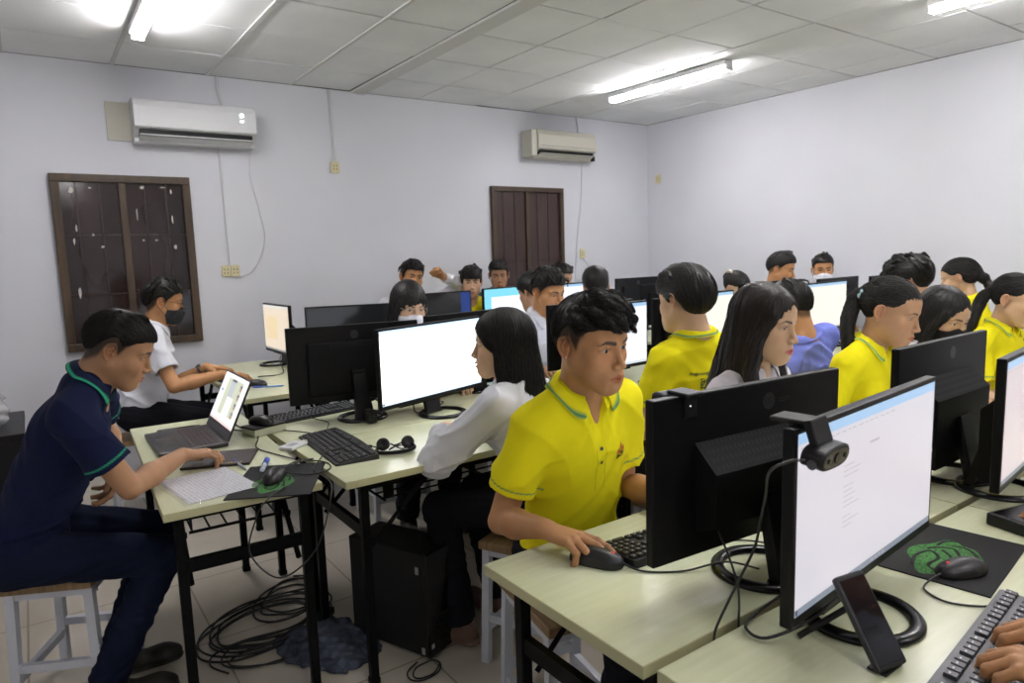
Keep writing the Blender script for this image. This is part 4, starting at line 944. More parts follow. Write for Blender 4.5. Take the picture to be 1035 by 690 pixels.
monitor(4.46, 4.40, 180, 'dark back-turned monitor by the wall right of the doorway', w=.54, zb=.86, kind='white', back='plain')
monitor(4.45, 4.06, 180, 'dark back-turned monitor behind the head of the short-haired person', w=.60, zb=.815, kind='white', back='plain')
# ------------------------------------------------------------------ the class
FAIR = (.57, .365, .225); MID = (.46, .27, .165); TAN = (.45, .225, .100); DEEP = (.34, .185, .105)
PALE = (.66, .655, .70)
def down(x, y, z=.80, Y=(0, 1, -.1), pose='type', **k): return dict(w=(x, y, z), Y=Y, pose=pose, **k)
P1 = person('young man in yellow polo shirt with short wavy black hair, hand on mouse', head=(1.160, 1.305, 1.220), pelvis=(1.255, 1.54, .565), facing=-92, hyaw=-84, hpitch=8, hroll=3, lod=0, s=1.0, shw=.152,
   tone=TAN, hair='wavy', thick=.006, side=.004, top=.012, sideup=.026, fade=.95, seed=5, nbo=(.025, .02, .004), swirl=-.6, tuftamp=.012, gaze=(.0, -.1), stubble=.12, fold=1.2, vopen=.125, gap=30,
   hands={'R': dict(w=(.948, 1.250, .800), Y=(.44, -.88, -.12), N=(.1, 0.02, 1), pose='click', hint=(-.1, .8, -1)), 'L': dict(w=(1.34, 1.20, .80), Y=(-.1, -1, -.1), pose='type', hint=(.2, .4, -1))})
W1 = person('young woman in white long-sleeved shirt with long black hair, turned left, elbow on table', head=(1.378, 2.04, 1.130), pelvis=(1.45, 1.87, .565), facing=112, hyaw=142, hpitch=2, sex='f', lod=0, s=1.0, tone=FAIR, hair='long', hairlen=.30, thick=.016, flare=.14, sleeve=1.34, seed=8, locks=[([(0, -.10, -.10), (.0, -.14, -.19), (-.01, -.19, -.26), (0, -.245, -.31)], [.018, .016, .011, .004]), ([(-.05, -.09, -.12), (-.07, -.13, -.20), (-.07, -.17, -.27), (-.08, -.20, -.33)], [.018, .016, .010, .004]), ([(.04, -.10, -.12), (.05, -.15, -.22), (.04, -.20, -.29), (.05, -.23, -.34)], [.018, .015, .010, .004]), ([(-.08, -.03, -.15), (-.09, -.02, -.22), (-.10, .01, -.27), (-.105, .04, -.31)], [.018, .014, .009, .004])],
   shirt='long', color=(.66, .67, .71), stripe=None, open=.022, backfull=1, smile=1, gaze=(-.2, 0), gap=34, fold=2.1,
   hands={'L': dict(w=(1.255, 2.27, .795), Y=(.5, .8, -.05), pose='relaxed', hint=(-.9, -.3, -.7)), 'R': dict(w=(1.46, 2.25, .795), Y=(-.3, 1, -.05), pose='relaxed')}, shoe=(.16, .09, .06))
NV = person('man in navy polo shirt and jeans, smiling down at the laptop from a stool', head=(.218, 2.445, 1.195), pelvis=(-.11, 2.64, .568), facing=-12, hyaw=-12, hpitch=26, hroll=4, lod=0, s=.98, tone=(.40, .215, .115), hair='short', thick=.003, side=.002, top=.004, fade=.95, sideup=.016, tufts=14, seed=11, nbo=(-.012, 0, .032), swirl=.0,
   color=NAVY, stripe=(.03, .42, .20), smile=1, fold=1.2, pants=(.010, .014, .033), shoe=(.022, .020, .016), solemul=2.0, gaze=(0, -.5), vopen=.05, shw=.155,
   hands={'R': dict(w=(.375, 2.500, .810), Y=(.93, .33, -.14), N=(-.1, 0, 1), pose='mouse', hint=(-.6, -.8, -.7)), 'L': dict(w=(.190, 2.60, .815), Y=(-.15, -.08, -1), N=(.9, 0, -.2), pose='relaxed', hint=(.05, 1, -.35))},
   legs={'R': ((.285, 2.48, .490), (.095, 2.52, .105)), 'L': ((.30, 2.70, .505), (.14, 2.70, .105)), 'foot': {'R': (1, -.1, 0), 'L': (1, 0, 0)}})
WM = person('man in white short-sleeved shirt wearing glasses and black mask, far left table', head=(.660, 4.545, 1.228), pelvis=(.47, 4.53, .568), facing=-12, hyaw=-9, hpitch=10, lod=1, s=1.08, tone=TAN, hair='short', thick=.007, side=.004, top=.024, fade=.9, seed=12, color=(.66, .67, .72), stripe=None, mask=(.035, .037, .042), glasses=(.02, .02, .02),
   hands={'R': dict(w=(.885, 4.24, .80), Y=(.9, -.12, -.1), pose='mouse', hint=(-.2, -.5, -.9)), 'L': dict(w=(.86, 4.52, .815), Y=(.75, -.3, -.1), pose='mouse', hint=(-.3, .2, -.9))}, fold=1.5)
Y2 = person('short-haired person in yellow polo seen from behind, a thin bracelet on the wrist', head=(2.045, 1.775, 1.255), pelvis=(2.09, 1.80, .570), facing=82, hyaw=92, hpitch=6, hroll=2, lod=1, s=1.0, shw=.150, nbo=(.015, 0, 0), tone=FAIR, hair='bowl', back=1, thick=.020, top=.022, seed=14, color=YELLOW, tufts=20, fold=1.2,
   hands={'L': down(1.955, 2.02, .80, (.15, 1, -.1), 'relaxed', hint=(-.5, -.35, -1)), 'R': down(2.24, 2.14, .80)})
P2 = person('young woman in white with very long straight dark hair, third along the front row', head=(1.880, 1.300, 1.212), pelvis=(1.95, 1.49, .565), nbo=(.025, 0, -.01), shw=.138, facing=-88, hyaw=-82, hpitch=9, sex='f', lod=1, s=1.0, tone=FAIR, hair='longfront', hairlen=.38, thick=.011, seed=15, color=(.63, .60, .63), stripe=None, open=.034, flare=.02, vopen=.06, part=.0, lips=(.55, .16, .15),
   haircol=(.011, .0075, .006), gaze=(0, -.3), hands={'R': down(1.80, 1.20, .80, (0, -1, -.1)), 'L': down(2.02, 1.20, .80, (0, -1, -.1))})
B1 = person('man in blue long-sleeved shirt bending forward, seen from behind', head=(2.775, 1.80, 1.165), pelvis=(2.93, 1.80, .570), facing=92, hyaw=85, hpitch=22, lod=1, s=1.0, tone=TAN, hair='short', thick=.010, side=.007, top=.018, fade=.7, seed=17, shirt='long', color=(.17, .21, .62), stripe=None, fold=1.5, shw=.175,
   hands={'L': down(2.72, 2.14), 'R': down(2.98, 2.14)})
P4 = person('young woman in yellow polo with dark ponytail held by pale blue tie', head=(2.635, 1.285, 1.192), pelvis=(2.60, 1.49, .565), facing=-86, hyaw=-80, hpitch=17, sex='f', lod=1, s=1.02, tone=(.50, .285, .165), hair='pony', hairlen=.26, thick=.008, seed=19, color=YELLOW, stripe=GREEN, tail=(.02, -.098, .042),
   tailpts=[(.01, -.128, .01), (.045, -.12, -.07), (.060, -.09, -.15), (.070, -.05, -.235)], gaze=(0, -.3), hands={'R': down(2.50, 1.20, .80, (0, -1, -.1)), 'L': down(2.74, 1.20, .80, (0, -1, -.1))})
P5 = person('young woman in white with black mask and long dark hair, beside the ponytailed woman', head=(3.125, 1.310, 1.135), pelvis=(3.14, 1.49, .565), facing=-92, hyaw=-104, hpitch=20, sex='f', lod=1, s=1.0, tone=FAIR, hair='longfront', hairlen=.30, thick=.011, seed=20, color=(.62, .62, .66), stripe=None, mask=(.014, .014, .016), part=.0,
   hands={'R': down(3.02, 1.20, .80, (0, -1, -.1)), 'L': down(3.25, 1.20, .80, (0, -1, -.1))})
P6 = person('young woman in yellow polo cut by the right edge, dark hair tied back', head=(3.955, 1.335, 1.150), pelvis=(3.98, 1.49, .565), facing=-95, hyaw=-92, hpitch=16, sex='f', lod=1, s=1.02, tone=FAIR, hair='pony', hairlen=.24, thick=.009, seed=22, color=YELLOW, stripe=GREEN, tail=(.03, -.095, .02),
   tailpts=[(.05, -.12, -.02), (.07, -.12, -.08), (.09, -.11, -.15), (.10, -.10, -.20)], hands={'R': down(3.86, 1.20, .80, (0, -1, -.1)), 'L': down(4.10, 1.20, .80, (0, -1, -.1))})
BR = person('young woman in yellow with a dark braid down her back, near the right wall', head=(4.865, 1.965, 1.205), pelvis=(4.98, 1.83, .570), facing=98, hyaw=102, hpitch=14, sex='f', lod=1, s=1.04, tone=FAIR, hair='braid', hairlen=.30, thick=.010, seed=23, color=YELLOW, stripe=None, tail=(0, -.10, .02),
   tailpts=[(0, -.125, -.03), (-.01, -.16, -.11), (-.02, -.20, -.18), (-.02, -.235, -.26)], hands={'L': down(4.86, 2.16), 'R': down(5.08, 2.16)})
MO = person('bushy-haired person behind the ponytailed woman, only the head showing', head=(4.185, 1.955, 1.218), pelvis=(4.28, 1.84, .570), facing=95, hyaw=108, hpitch=16, lod=1, s=1.08, tone=MID, hair='mop', thick=.018, top=.03, seed=24, color=(.62, .62, .66), stripe=None, hands={'L': down(4.16, 2.16), 'R': down(4.40, 2.16)})
CL = person('dark-haired person with an ivory hair clip, head bent behind the warm screen', head=(4.40, 3.30, 1.140), pelvis=(4.40, 3.50, .565), facing=-90, hyaw=-85, hpitch=32, sex='f', lod=2, s=1.0, tone=FAIR, hair='bun', thick=.012, seed=25, color=(.62, .62, .66), stripe=None, hands={'R': down(4.30, 3.06, .80, (0, -1, -.1)), 'L': down(4.52, 3.06, .80, (0, -1, -.1))})
M7 = person('short-haired man near the right wall, head turned right, behind the blue shirt', head=(4.900, 3.255, 1.262), pelvis=(4.90, 3.48, .575), facing=-90, hyaw=-72, hpitch=12, lod=2, s=1.05, tone=TAN, hair='short', thick=.010, top=.026, fade=.6, seed=26, color=(.62, .62, .66), stripe=None, hands={'R': down(4.80, 3.06, .80, (0, -1, -.1)), 'L': down(5.0, 3.06, .80, (0, -1, -.1))})
M8 = person('man with a white face mask facing us beside the right wall', head=(5.395, 3.20, 1.240), pelvis=(5.37, 3.45, .570), facing=-95, hyaw=-140, hpitch=4, lod=2, s=1.02, shw=.165, tone=TAN, hair='short', thick=.009, top=.018, fade=.6, seed=27, color=(.62, .62, .66), stripe=None, mask=(.74, .74, .78), hands={'R': down(5.27, 3.06, .80, (0, -1, -.1)), 'L': down(5.46, 3.06, .80, (0, -1, -.1))})
MG = person('girl with glasses, white mask and long dark hair behind the brightest screen', head=(1.688, 3.38, 1.186), pelvis=(1.70, 3.52, .568), facing=-98, hyaw=-92, hpitch=14, hroll=-3, sex='f', lod=1, s=1.08, tone=FAIR, hair='longfront', hairlen=.26, thick=.014, bangs=1.0, seed=29, color=(.020, .020, .022), stripe=None, mask=(.76, .76, .80), glasses=(.55, .42, .36), part=-.02,
   hands={'R': down(1.60, 3.10, .80, (0, -1, -.1)), 'L': down(1.80, 3.10, .80, (0, -1, -.1))})
M5p = person('short-haired man in white collared shirt looking right, beyond the wavy-haired man', head=(2.475, 3.155, 1.220), pelvis=(2.44, 3.42, .568), facing=-85, hyaw=-84, hpitch=12, lod=1, s=1.04, tone=TAN, hair='short', thick=.010, side=.006, top=.032, fade=.6, seed=31, color=(.64, .65, .72), stripe=None, hands={'R': down(2.32, 3.04, .80, (0, -1, -.1)), 'L': down(2.56, 3.04, .80, (0, -1, -.1))})
M4p = person('dark-haired person in white with back to us, behind the man in white collar', head=(2.690, 3.60, 1.200), pelvis=(2.84, 3.60, .570), facing=88, hyaw=100, hpitch=16, lod=2, s=1.0, tone=MID, hair='bowl', back=1, thick=.016, seed=32, color=(.64, .64, .70), stripe=None, hands={'L': down(2.70, 3.84), 'R': down(2.94, 3.84)})
M6p = person('short-haired person in white with back to us, back row centre', head=(3.125, 3.47, 1.212), pelvis=(3.22, 3.53, .570), facing=80, hyaw=60, hpitch=12, lod=2, s=1.05, tone=MID, hair='short', thick=.013, top=.022, seed=33, color=(.70, .70, .74), stripe=None, shirt='long', hands={'L': down(3.10, 3.82), 'R': dict(w=(3.46, 3.70, 1.0), Y=(.6, .6, .1), pose='fist', hint=(.6, -.5, -.8))})
LA = person('laughing man in white against the wall, one arm raised with clenched hand', head=(2.475, 4.878, 1.290), pelvis=(2.50, 5.04, .575), facing=-100, hyaw=-98, hpitch=2, hroll=-8, lod=1, s=1.04, tone=TAN, hair='short', thick=.013, top=.026, seed=35, color=(.66, .66, .70), stripe=None, shirt='long', smile=1,
   hands={'L': dict(w=(2.665, 4.72, 1.285), Y=(-.55, .05, .62), N=(.5, .4, .5), pose='fist', hint=(1.2, .1, -.15)), 'R': down(2.36, 4.66, .80, (0, -1, -.1))})
BO = person('youth in yellow polo with a rounded fringe, against the back wall', head=(2.895, 4.68, 1.233), pelvis=(2.91, 4.88, .570), facing=-105, hyaw=-118, hpitch=2, lod=1, s=1.02, tone=(.52, .32, .205), hair='bowl', thick=.015, top=.020, seed=36, color=YELLOW, stripe=None, shw=.15, collarmul=(.9, .95, 4), hands={'R': down(2.84, 4.56, .80, (0, -1, -.1)), 'L': down(2.98, 4.56, .80, (0, -1, -.1))})
MT = person('short-haired man facing us in front of the dark shuttered doorway', head=(3.46, 5.12, 1.258), pelvis=(3.47, 5.25, .575), facing=-110, hyaw=-122, hpitch=5, lod=1, s=1.04, tone=DEEP, hair='short', thick=.010, top=.020, seed=37, color=(.06, .12, .12), stripe=None, shw=.15, hands={'R': down(3.40, 4.90, .66, (0, -1, -.2)), 'L': down(3.56, 4.90, .66, (0, -1, -.2))})
MH = person('dark-haired person mostly hidden, right of the doorway at the back wall', head=(4.005, 4.90, 1.215), pelvis=(4.02, 5.08, .565), facing=-100, hyaw=-80, hpitch=14, lod=2, s=1.03, tone=MID, hair='short', thick=.013, top=.022, seed=38, color=(.5, .5, .52), stripe=None, hands={'R': down(3.92, 4.66, .80, (0, -1, -.1)), 'L': down(4.10, 4.66, .80, (0, -1, -.1))})
K1 = person('person at the lower right whose hands type on the grey keyboard', head=(1.47, .13, 1.20), pelvis=(1.50, .02, .565), facing=92, hyaw=95, hpitch=14, lod=1, s=1.0, tone=TAN, hair='short', seed=40, color=(.62, .62, .66), stripe=None,
   hands={'L': dict(w=(1.225, .296, .806), Y=(-.20, 1, -.12), pose='type', hint=(-.3, -.2, -1)), 'R': dict(w=(1.362, .318, .806), Y=(-.30, 1, -.10), pose='type', hint=(.5, -.2, -1))})
K2 = person('person at the right edge whose fingertip touches the black box', head=(2.28, .12, 1.20), pelvis=(2.30, .02, .565), facing=95, hyaw=100, hpitch=14, lod=1, s=1.0, tone=TAN, hair='short', seed=41, color=(.62, .62, .66), stripe=None,
   hands={'L': dict(w=(2.045, .490, .815), Y=(-.80, .62, -.16), pose='click', hint=(-.3, -.2, -1)), 'R': dict(w=(2.40, .30, .80), Y=(0, 1, -.1), pose='type')})
def decal(p, name, me_or_mb, mats, b, a, sgn=1, parent=None, off=.0016, label=None):
    me = me_or_mb.mesh(name) if isinstance(me_or_mb, MB) else me_or_mb
    co_ = np.zeros(len(me.vertices) * 3); me.vertices.foreach_get('co', co_); co_ = co_.reshape(-1, 3)
    pos = p['P'] + p['U'] * a + p['X'] * b; d = p['F'] * sgn
    q = pos + np.outer(co_[:, 0], p['X'] * -sgn) + np.outer(co_[:, 1], p['U']) + d * .02
    t = np.full(len(q), .30); q = q + d * .24
    for _ in range(60): q = q - d * np.clip(p['shirt'].samp(q) - off, -.004, .012)[:, None] * .8
    q = q + d * co_[:, 2:3]; me.vertices.foreach_set('co', (q - p['off']).ravel()); me.update()
    return link(name, me, mats, parent or p['root'], label)
# front of the near shirt: crest, buttons
fl_ = MB(); r_ = [((0, .020), (.004, .002), (-.004, .002), 0), ((.008, .009), (.012, -.004), (.002, -.004), 0), ((-.008, .009), (-.002, -.004), (-.012, -.004), 0), ((.0125, .006), (.014, -.006), (.008, -.006), 1), ((-.0125, .006), (-.008, -.006), (-.014, -.006), 1), ((0, .004), (.0035, -.007), (-.0035, -.007), 2)]
for i, (p_, q_, s_, mi) in enumerate(r_): fl_.add([(p_[0] * 1.4, p_[1] * 1.3, i * .0002), (q_[0] * 1.4, q_[1] * 1.3, i * .0002), (s_[0] * 1.4, s_[1] * 1.3, i * .0002)], [(0, 1, 2)], mi)
fl_.add([(-.016, -.0085, 0), (.016, -.0085, 0), (.016, -.0075, 0), (-.016, -.0075, 0)], [(0, 1, 2, 3)], 2)
cr_ = decal(P1, 'chest_crest', fl_, [mat('crest red', (.50, .10, .015), .8), mat('crest orange', (.65, .25, .02), .8), mat('crest dark', (.02, .02, .015), .8)], -.070, .395)
decal(P1, 'crest_letters', text_mesh('BCT', .017, .0001, .0009), mat('crest dark'), -.070, .377, parent=cr_)
def disc(r, n=14): return MB().add([(r * math.cos(2 * PI * i / n), r * math.sin(2 * PI * i / n), 0) for i in range(n)], [tuple(range(n))])
for a_ in (.425, .385): decal(P1, 'button', disc(.0052), mat('dark shirt button', (.05, .06, .05), .3), .004, a_, off=.0022)
pk = MB(); 
for x in (-.0150, .0135):
    for k in range(14): z0_ = .03 - k * .009; pk.add([(x, z0_ - .009, 0), (x + .0012, z0_ - .009, 0), (x + .0012, z0_, 0), (x, z0_, 0)], [(0, 1, 2, 3)])
decal(P1, 'placket_seam', pk, mat('dull yellow seam', (.42, .33, .01), .9), .004, .395)
tm = text_mesh('Angkosangkos', .0165, .0001, .0002); bt_ = decal(Y2, 'back_lettering', tm, mat('dark green print', (.02, .07, .04), .8), -.042, .440, -1, label='small dark green printed line')
tm = text_mesh('西港', .046, .0001, .0008); decal(Y2, 'back_lettering', tm, mat('dark green print'), -.008, .400, -1, label='large dark green printed characters')
# small things worn
def ring_on(p, name, label, arm, t, r, rad, m, sx=1.):
    E, W = arm[:2]; c = W + (E - W) * t; d = nrm(W - E); a = nrm(np.cross(d, V3(0, 0, 1))); b = np.cross(d, a)
    o = MB().tube([c + (a * math.cos(q) * sx + b * math.sin(q)) * rad - p['off'] for q in np.linspace(0, 2 * PI, 29)], r, 6, cap=False).build(name, m, p['root'], label); return o
ring_on(Y2, 'bracelet', 'thin pale cord bracelet', Y2['arms'][-1], .10, .0022, .030, mat('pale cord', (.7, .62, .45), .6))
def watch(p, arm, face, facecol):
    E, W = arm[:2]; c = W + (E - W) * .14; d = nrm(W - E); n = nrm(V3(*face) - d * (V3(*face) @ d)); b = np.cross(d, n)
    st = MB().tube([c + (n * math.cos(q) * .029 + b * math.sin(q) * .033) - p['off'] for q in np.linspace(0, 2 * PI, 29)], .0075, 6, cap=False, flat=.3); o = st.build('wristwatch', mat('black strap', (.012, .012, .012), .5), p['root'])
    m = MB().tube([c + n * .027 - p['off'], c + n * .036 - p['off']], .019, 20); m.tube([c + n * .0362 - p['off'], c + n * .0368 - p['off']], .015, 20, 1); m.build('watch_case', [mat('steel case', (.5, .5, .5), .25, .9), mat('dark dial', (.02, .02, .025), .1)], o)
watch(NV, NV['arms'][-1], (-.1, -1, .5), 0); watch(WM, WM['arms'][-1], (0, -.6, .8), 0)
def scrunchie(p, c, R, r, m, name='hair_tie'):
    pts = [p['TH']((c[0] + R * math.cos(q), c[1] + .3 * R * math.sin(q), c[2] + R * math.sin(q))) for q in np.linspace(0, 2 * PI, 25)]
    MB().tube(pts, [r * (1 + .3 * math.sin(i * 2.1)) for i in range(25)], 8, cap=False).build(name, m, p['root'])
scrunchie(P4, (.018, -.108, .040), .024, .008, mat('pale blue hair tie', (.42, .62, .70), .6))
MB().tube([CL['TH'](x) for x in spline([(.035, -.112, .075), (.05, -.095, .09), (.055, -.070, .10)], 5)], .012, 8).build('hair_clip', mat('ivory clip', (.66, .60, .48), .4), CL['root'])
# stools under the class
def st_(p, rz, lb, dx=0, dy=0): stool(p['P'][0] + dx, p['P'][1] + dy, rz, lb)
st_(NV, 64, 'white-framed stool with wooden seat in full view under the man in navy', .14, .08)
st_(P1, 79, 'white-framed stool under the young man in yellow, beside the near table corner', -.045, -.03); st_(W1, 25, 'white-framed stool under the woman with long hair in white', -.03, .05)
st_(WM, 0, 'stool under the masked man in white at the far left'); st_(Y2, 0, 'stool under the short-haired person in yellow'); st_(P2, 0, 'stool under the girl with very long straight hair'); st_(B1, 0, 'stool under the man in blue')
st_(P4, 0, 'stool under the ponytailed woman in yellow'); st_(P5, 0, 'stool under the woman with the black mask'); st_(MG, 0, 'white-legged stool seen under the tables, below the masked girl', -.1, .0)
for p_, l_ in ((P6, 'stool under the woman in yellow at the right edge'), (BR, 'stool under the woman with the braid'), (MO, 'stool under the bushy-haired person'), (CL, 'stool under the person with the ivory clip'), (M7, 'stool under the man turned right near the right wall'), (M8, 'stool under the man in white mask by the right wall'),
    (M5p, 'stool under the man in the white collar'), (M4p, 'stool under the dark-haired person with back to us'), (M6p, 'stool under the back row centre person'), (LA, 'stool under the laughing man'), (BO, 'stool under the youth with rounded fringe'), (MT, 'stool under the man before the doorway'), (MH, 'stool under the hidden person at the back wall'), (K1, 'stool under the person typing at the lower right'), (K2, 'stool under the person touching the black box')): st_(p_, 0, l_)
# ------------------------------------------------------------------ things on the tables
m_key = mat('charcoal key', (.020, .020, .022), .45); m_kbody = mat('black keyboard body', (.012, .012, .013), .5); m_kgrey = mat('graphite keyboard body', (.060, .060, .068), .45); m_keyg = mat('slate key', (.030, .031, .036), .4); m_mark = mat('pale key print', (.45, .47, .5), .5)
def key_rows(L, D):
    rows = []; u = L / 22.6
    def row(y, spec, x=0):
        xx = x
        for w in spec:
            if w < 0: xx += -w * u; continue
            rows.append((-L / 2 + .3 * u + xx, y, w * u)); xx += w * u
    d = D / 6.6; y0 = D / 2 - d * .75
    row(y0, [1, -1, 1, 1, 1, 1, -.5, 1, 1, 1, 1, -.5, 1, 1, 1, 1, -.25, 1, 1, 1, -.25, 1, 1, 1, 1])
    row(y0 - 1.35 * d, [1] * 13 + [2, -.25, 1, 1, 1, -.25, 1, 1, 1, 1]); row(y0 - 2.35 * d, [1.5] + [1] * 12 + [1.5, -.25, 1, 1, 1, -.25, 1, 1, 1, 1])
    row(y0 - 3.35 * d, [1.75] + [1] * 11 + [2.25, -3.5, 1, 1, 1, 1]); row(y0 - 4.35 * d, [2.25] + [1] * 10 + [2.75, -1.25, 1, -1.25, 1, 1, 1, 1]); row(y0 - 5.35 * d, [1.25, 1.25, 1.25, 5.8, 1.25, 1.25, 1.25, 1.7, -.25, 1, 1, 1, -.25, 2, 1, 1])
    return rows, d
def keyboard(x, y, rz, label, L=.44, D=.135, style='flat', individual=False, z=ZT, grey=False, group='computer keyboards'):
    rt = empty('keyboard', (x, y, z), label, 'keyboard', group, math.radians(rz)); h0, h1 = .008, .020
    def top(yy): return h0 + (h1 - h0) * (yy + D / 2) / D
    def body():
        m = MB(); e = .012 if style == 'curved' else .004
        if style == 'curved':
            pts = [(-L / 2 + .004, -D / 2), (L / 2 - .004, -D / 2), (L / 2, -D / 2 + .01), (L / 2 + .006, D / 2 - .012)] + [(L / 2 * (1 - t * 2), D / 2 + .012 * math.sin(PI * t) - .006) for t in np.linspace(0, 1, 14)] + [(-L / 2 - .006, D / 2 - .012), (-L / 2, -D / 2 + .01)]
        else: pts = [(-L / 2 + e, -D / 2), (L / 2 - e, -D / 2), (L / 2, -D / 2 + e), (L / 2, D / 2 - e), (L / 2 - e, D / 2), (-L / 2 + e, D / 2), (-L / 2, D / 2 - e), (-L / 2, -D / 2 + e)]
        n = len(pts); vs = [(a, b, .0005) for a, b in pts] + [(a * .992, b * .975, top(b) - .001) for a, b in pts]; m.add(vs, [tuple(range(n))[::-1], tuple(range(n, 2 * n))] + [(i, (i + 1) % n, n + (i + 1) % n, n + i) for i in range(n)]); return m.mesh('body')
    link('body', cached(('kb', L, D, style), body), m_kgrey if grey else m_kbody, rt)
    rows, d = key_rows(L * .965, D * (.93 if style != 'curved' else .86)); u = L * .965 / 22.6
    def key(m, a, b, w, k=0):
        g = .0011; x0, x1, y0, y1 = a + g, a + w - g, b - d / 2 + g, b + d / 2 - g; zz = top((y0 + y1) / 2); q = .0016
        vs = [(x0, y0, zz - .003), (x1, y0, zz - .003), (x1, y1, zz - .001), (x0, y1, zz - .001), (x0 + q, y0 + q, zz + .0050), (x1 - q, y0 + q, zz + .0050), (x1 - q, y1 - q * .6, zz + .0064), (x0 + q, y1 - q * .6, zz + .0064)]
        m.add(vs, [(4, 5, 6, 7), (0, 1, 5, 4), (1, 2, 6, 5), (2, 3, 7, 6), (3, 0, 4, 7)], 0)
        if w < u * 1.3: cx, cy = (x0 + x1) / 2 - .001, (y0 + y1) / 2 + .002; m.add([(cx - .0022, cy - .0010, zz + .0059), (cx + .0022, cy - .0010, zz + .0059), (cx + .0022, cy + .0016, zz + .0063), (cx - .0022, cy + .0016, zz + .0063)], [(0, 1, 2, 3)], 1)
    kk = m_keyg if grey else m_key
    if individual:
        order = sorted(rows, key=lambda r: (r[0] > .05) * 1 + 0); near_ = order[:99]; rest = order[99:]
        for r in near_: m = MB(); key(m, *r); m.build('key', [kk, m_mark], rt)
        if rest:
            m = MB()
            for r in rest: key(m, *r)
            o = m.build('keys', [kk, m_mark], rt); o['kind'] = 'stuff'
    else:
        def all_():
            m = MB()
            for r in rows: key(m, *r)
            return m.mesh('keys')
        o = link('keys', cached(('keys', L, D, style), all_), [kk, m_mark], rt)
        o['kind'] = 'stuff'
    return rt
keyboard(.905, 2.475, -93, 'black curved keyboard lying askew near the table edge, beside the headset', L=.48, D=.165, style='curved')
keyboard(1.015, 3.085, 9, 'black keyboard under the left back-turned monitor', L=.45, D=.13)
keyboard(1.265, 1.105, 176, 'black keyboard half hidden behind the near back-turned monitor', L=.42, D=.14, individual=False)
kd = keyboard(1.315, .405, 7, 'graphite keyboard with small white key print at the lower right corner', L=.445, D=.165, individual=True, grey=True)
me = text_mesh('Lenovo', .0105, .0001, .0002); me.transform(Matrix.Translation((.150, .0735, .0195)) @ Matrix.Rotation(math.radians(4), 4, 'X')); link('brand_lettering', me, m_mark if False else mat('dark letter print', (.012, .012, .014), .4), kd)
keyboard(.955, 4.30, 92, 'black keyboard under the hands of the masked man in white', L=.40, D=.13)
keyboard(2.62, 1.115, 180, 'black keyboard in front of the ponytailed woman, beside the vented monitor', L=.42, D=.13)
keyboard(1.47, 2.36, 12, 'black keyboard by the hands of the long-haired woman in white', L=.42, D=.13)
def mouse(x, y, rz, label, red=False, z=ZT, s=1., grip=(.0085, .0085, .009), cable=None):
    rt = empty('mouse', (x, y, z), label, 'computer mouse', 'computer mice', math.radians(rz)); rt.scale = (s, s, s)
    def mk():
        g = G((-.045, -.075, -.01), (.045, .075, .055), .0018); g.ell((0, -.008, .006), (.032, .060, .033), k=0); g.ell((0, .030, .006), (.029, .034, .024), k=.015); g.cut(lambda X, Y, Z: .0008 - Z + 0 * X, k=.001)
        for sx in (-1, 1): g.ell((sx * .041, .004, .012), (.010, .035, .012), k=.006, op='sub')
        g.cone((0, .020, .040), (0, .066, .020), .0012, .0012, k=.001, op='sub'); v, q = g.nets(); return np_mesh('shell', v, q)
    link('shell', cached('mouse', mk), mat('mouse shell', grip, .42), rt)
    w = MB().tube([(-.0035, .036, .027), (.0035, .036, .027)], .0068, 16); w.build('scroll_wheel', mat('red lit wheel', (.5, .03, .03), .4, emis=(1, .1, .08), estr=.12) if red else mat('dark rubber wheel', (.02, .02, .02), .7), rt)
    return rt
mouse(1.008, 1.128, -153, 'black mouse with red scroll wheel under the hand of the young man in yellow', red=True)
mouse(1.570, .600, 67, 'black mouse with reddish wheel on the large dark mouse pad', red=True, z=ZT + .0035, s=.9)
mouse(.600, 2.235, -30, 'black mouse on the green-printed pad beside the paper', z=ZT + .0035)
bx_ = empty('box', (.755, 2.905, ZT), 'small black-topped pale box with a mouse lying on top', 'box', None, math.radians(18))
MB().box((-.075, -.048, .0005), (.075, .048, .030), bev=.003).build('carton', mat('pale carton side', (.50, .52, .38), .6), bx_); MB().box((-.0765, -.0495, .030), (.0765, .0495, .037), bev=.002).build('lid', m_blk, bx_)
mouse(.745, 2.910, 25, 'dark glossy mouse resting on the small pale box', z=ZT + .0375)
mouse(1.02, 4.05, 60, 'black mouse by the masked man at the far left table')
# mouse pads with a green coiled print
m_pad = mat('black cloth pad', (.007, .007, .0075), .9, bump=(900, .2, .0005)); m_gr = mat('green print', (.035, .22, .025), .85); m_gr2 = mat('dark green print haze', (.012, .055, .012), .85)
def green_nodes(nt, b):
    tc = nt.nodes.new('ShaderNodeTexCoord'); v = nt.nodes.new('ShaderNodeTexVoronoi'); v.inputs['Scale'].default_value = 190; r = nt.nodes.new('ShaderNodeValToRGB')
    r.color_ramp.elements[0].position = .2; r.color_ramp.elements[0].color = (.045, .25, .035, 1); r.color_ramp.elements[1].position = .7; r.color_ramp.elements[1].color = (.015, .07, .012, 1)
    nt.links.new(tc.outputs['Object'], v.inputs['Vector']); nt.links.new(v.outputs['Distance'], r.inputs['Fac']); nt.links.new(r.outputs['Color'], b.inputs['Base Color'])
m_gr = mat('dotted green print', rough=.85, nodes=green_nodes)
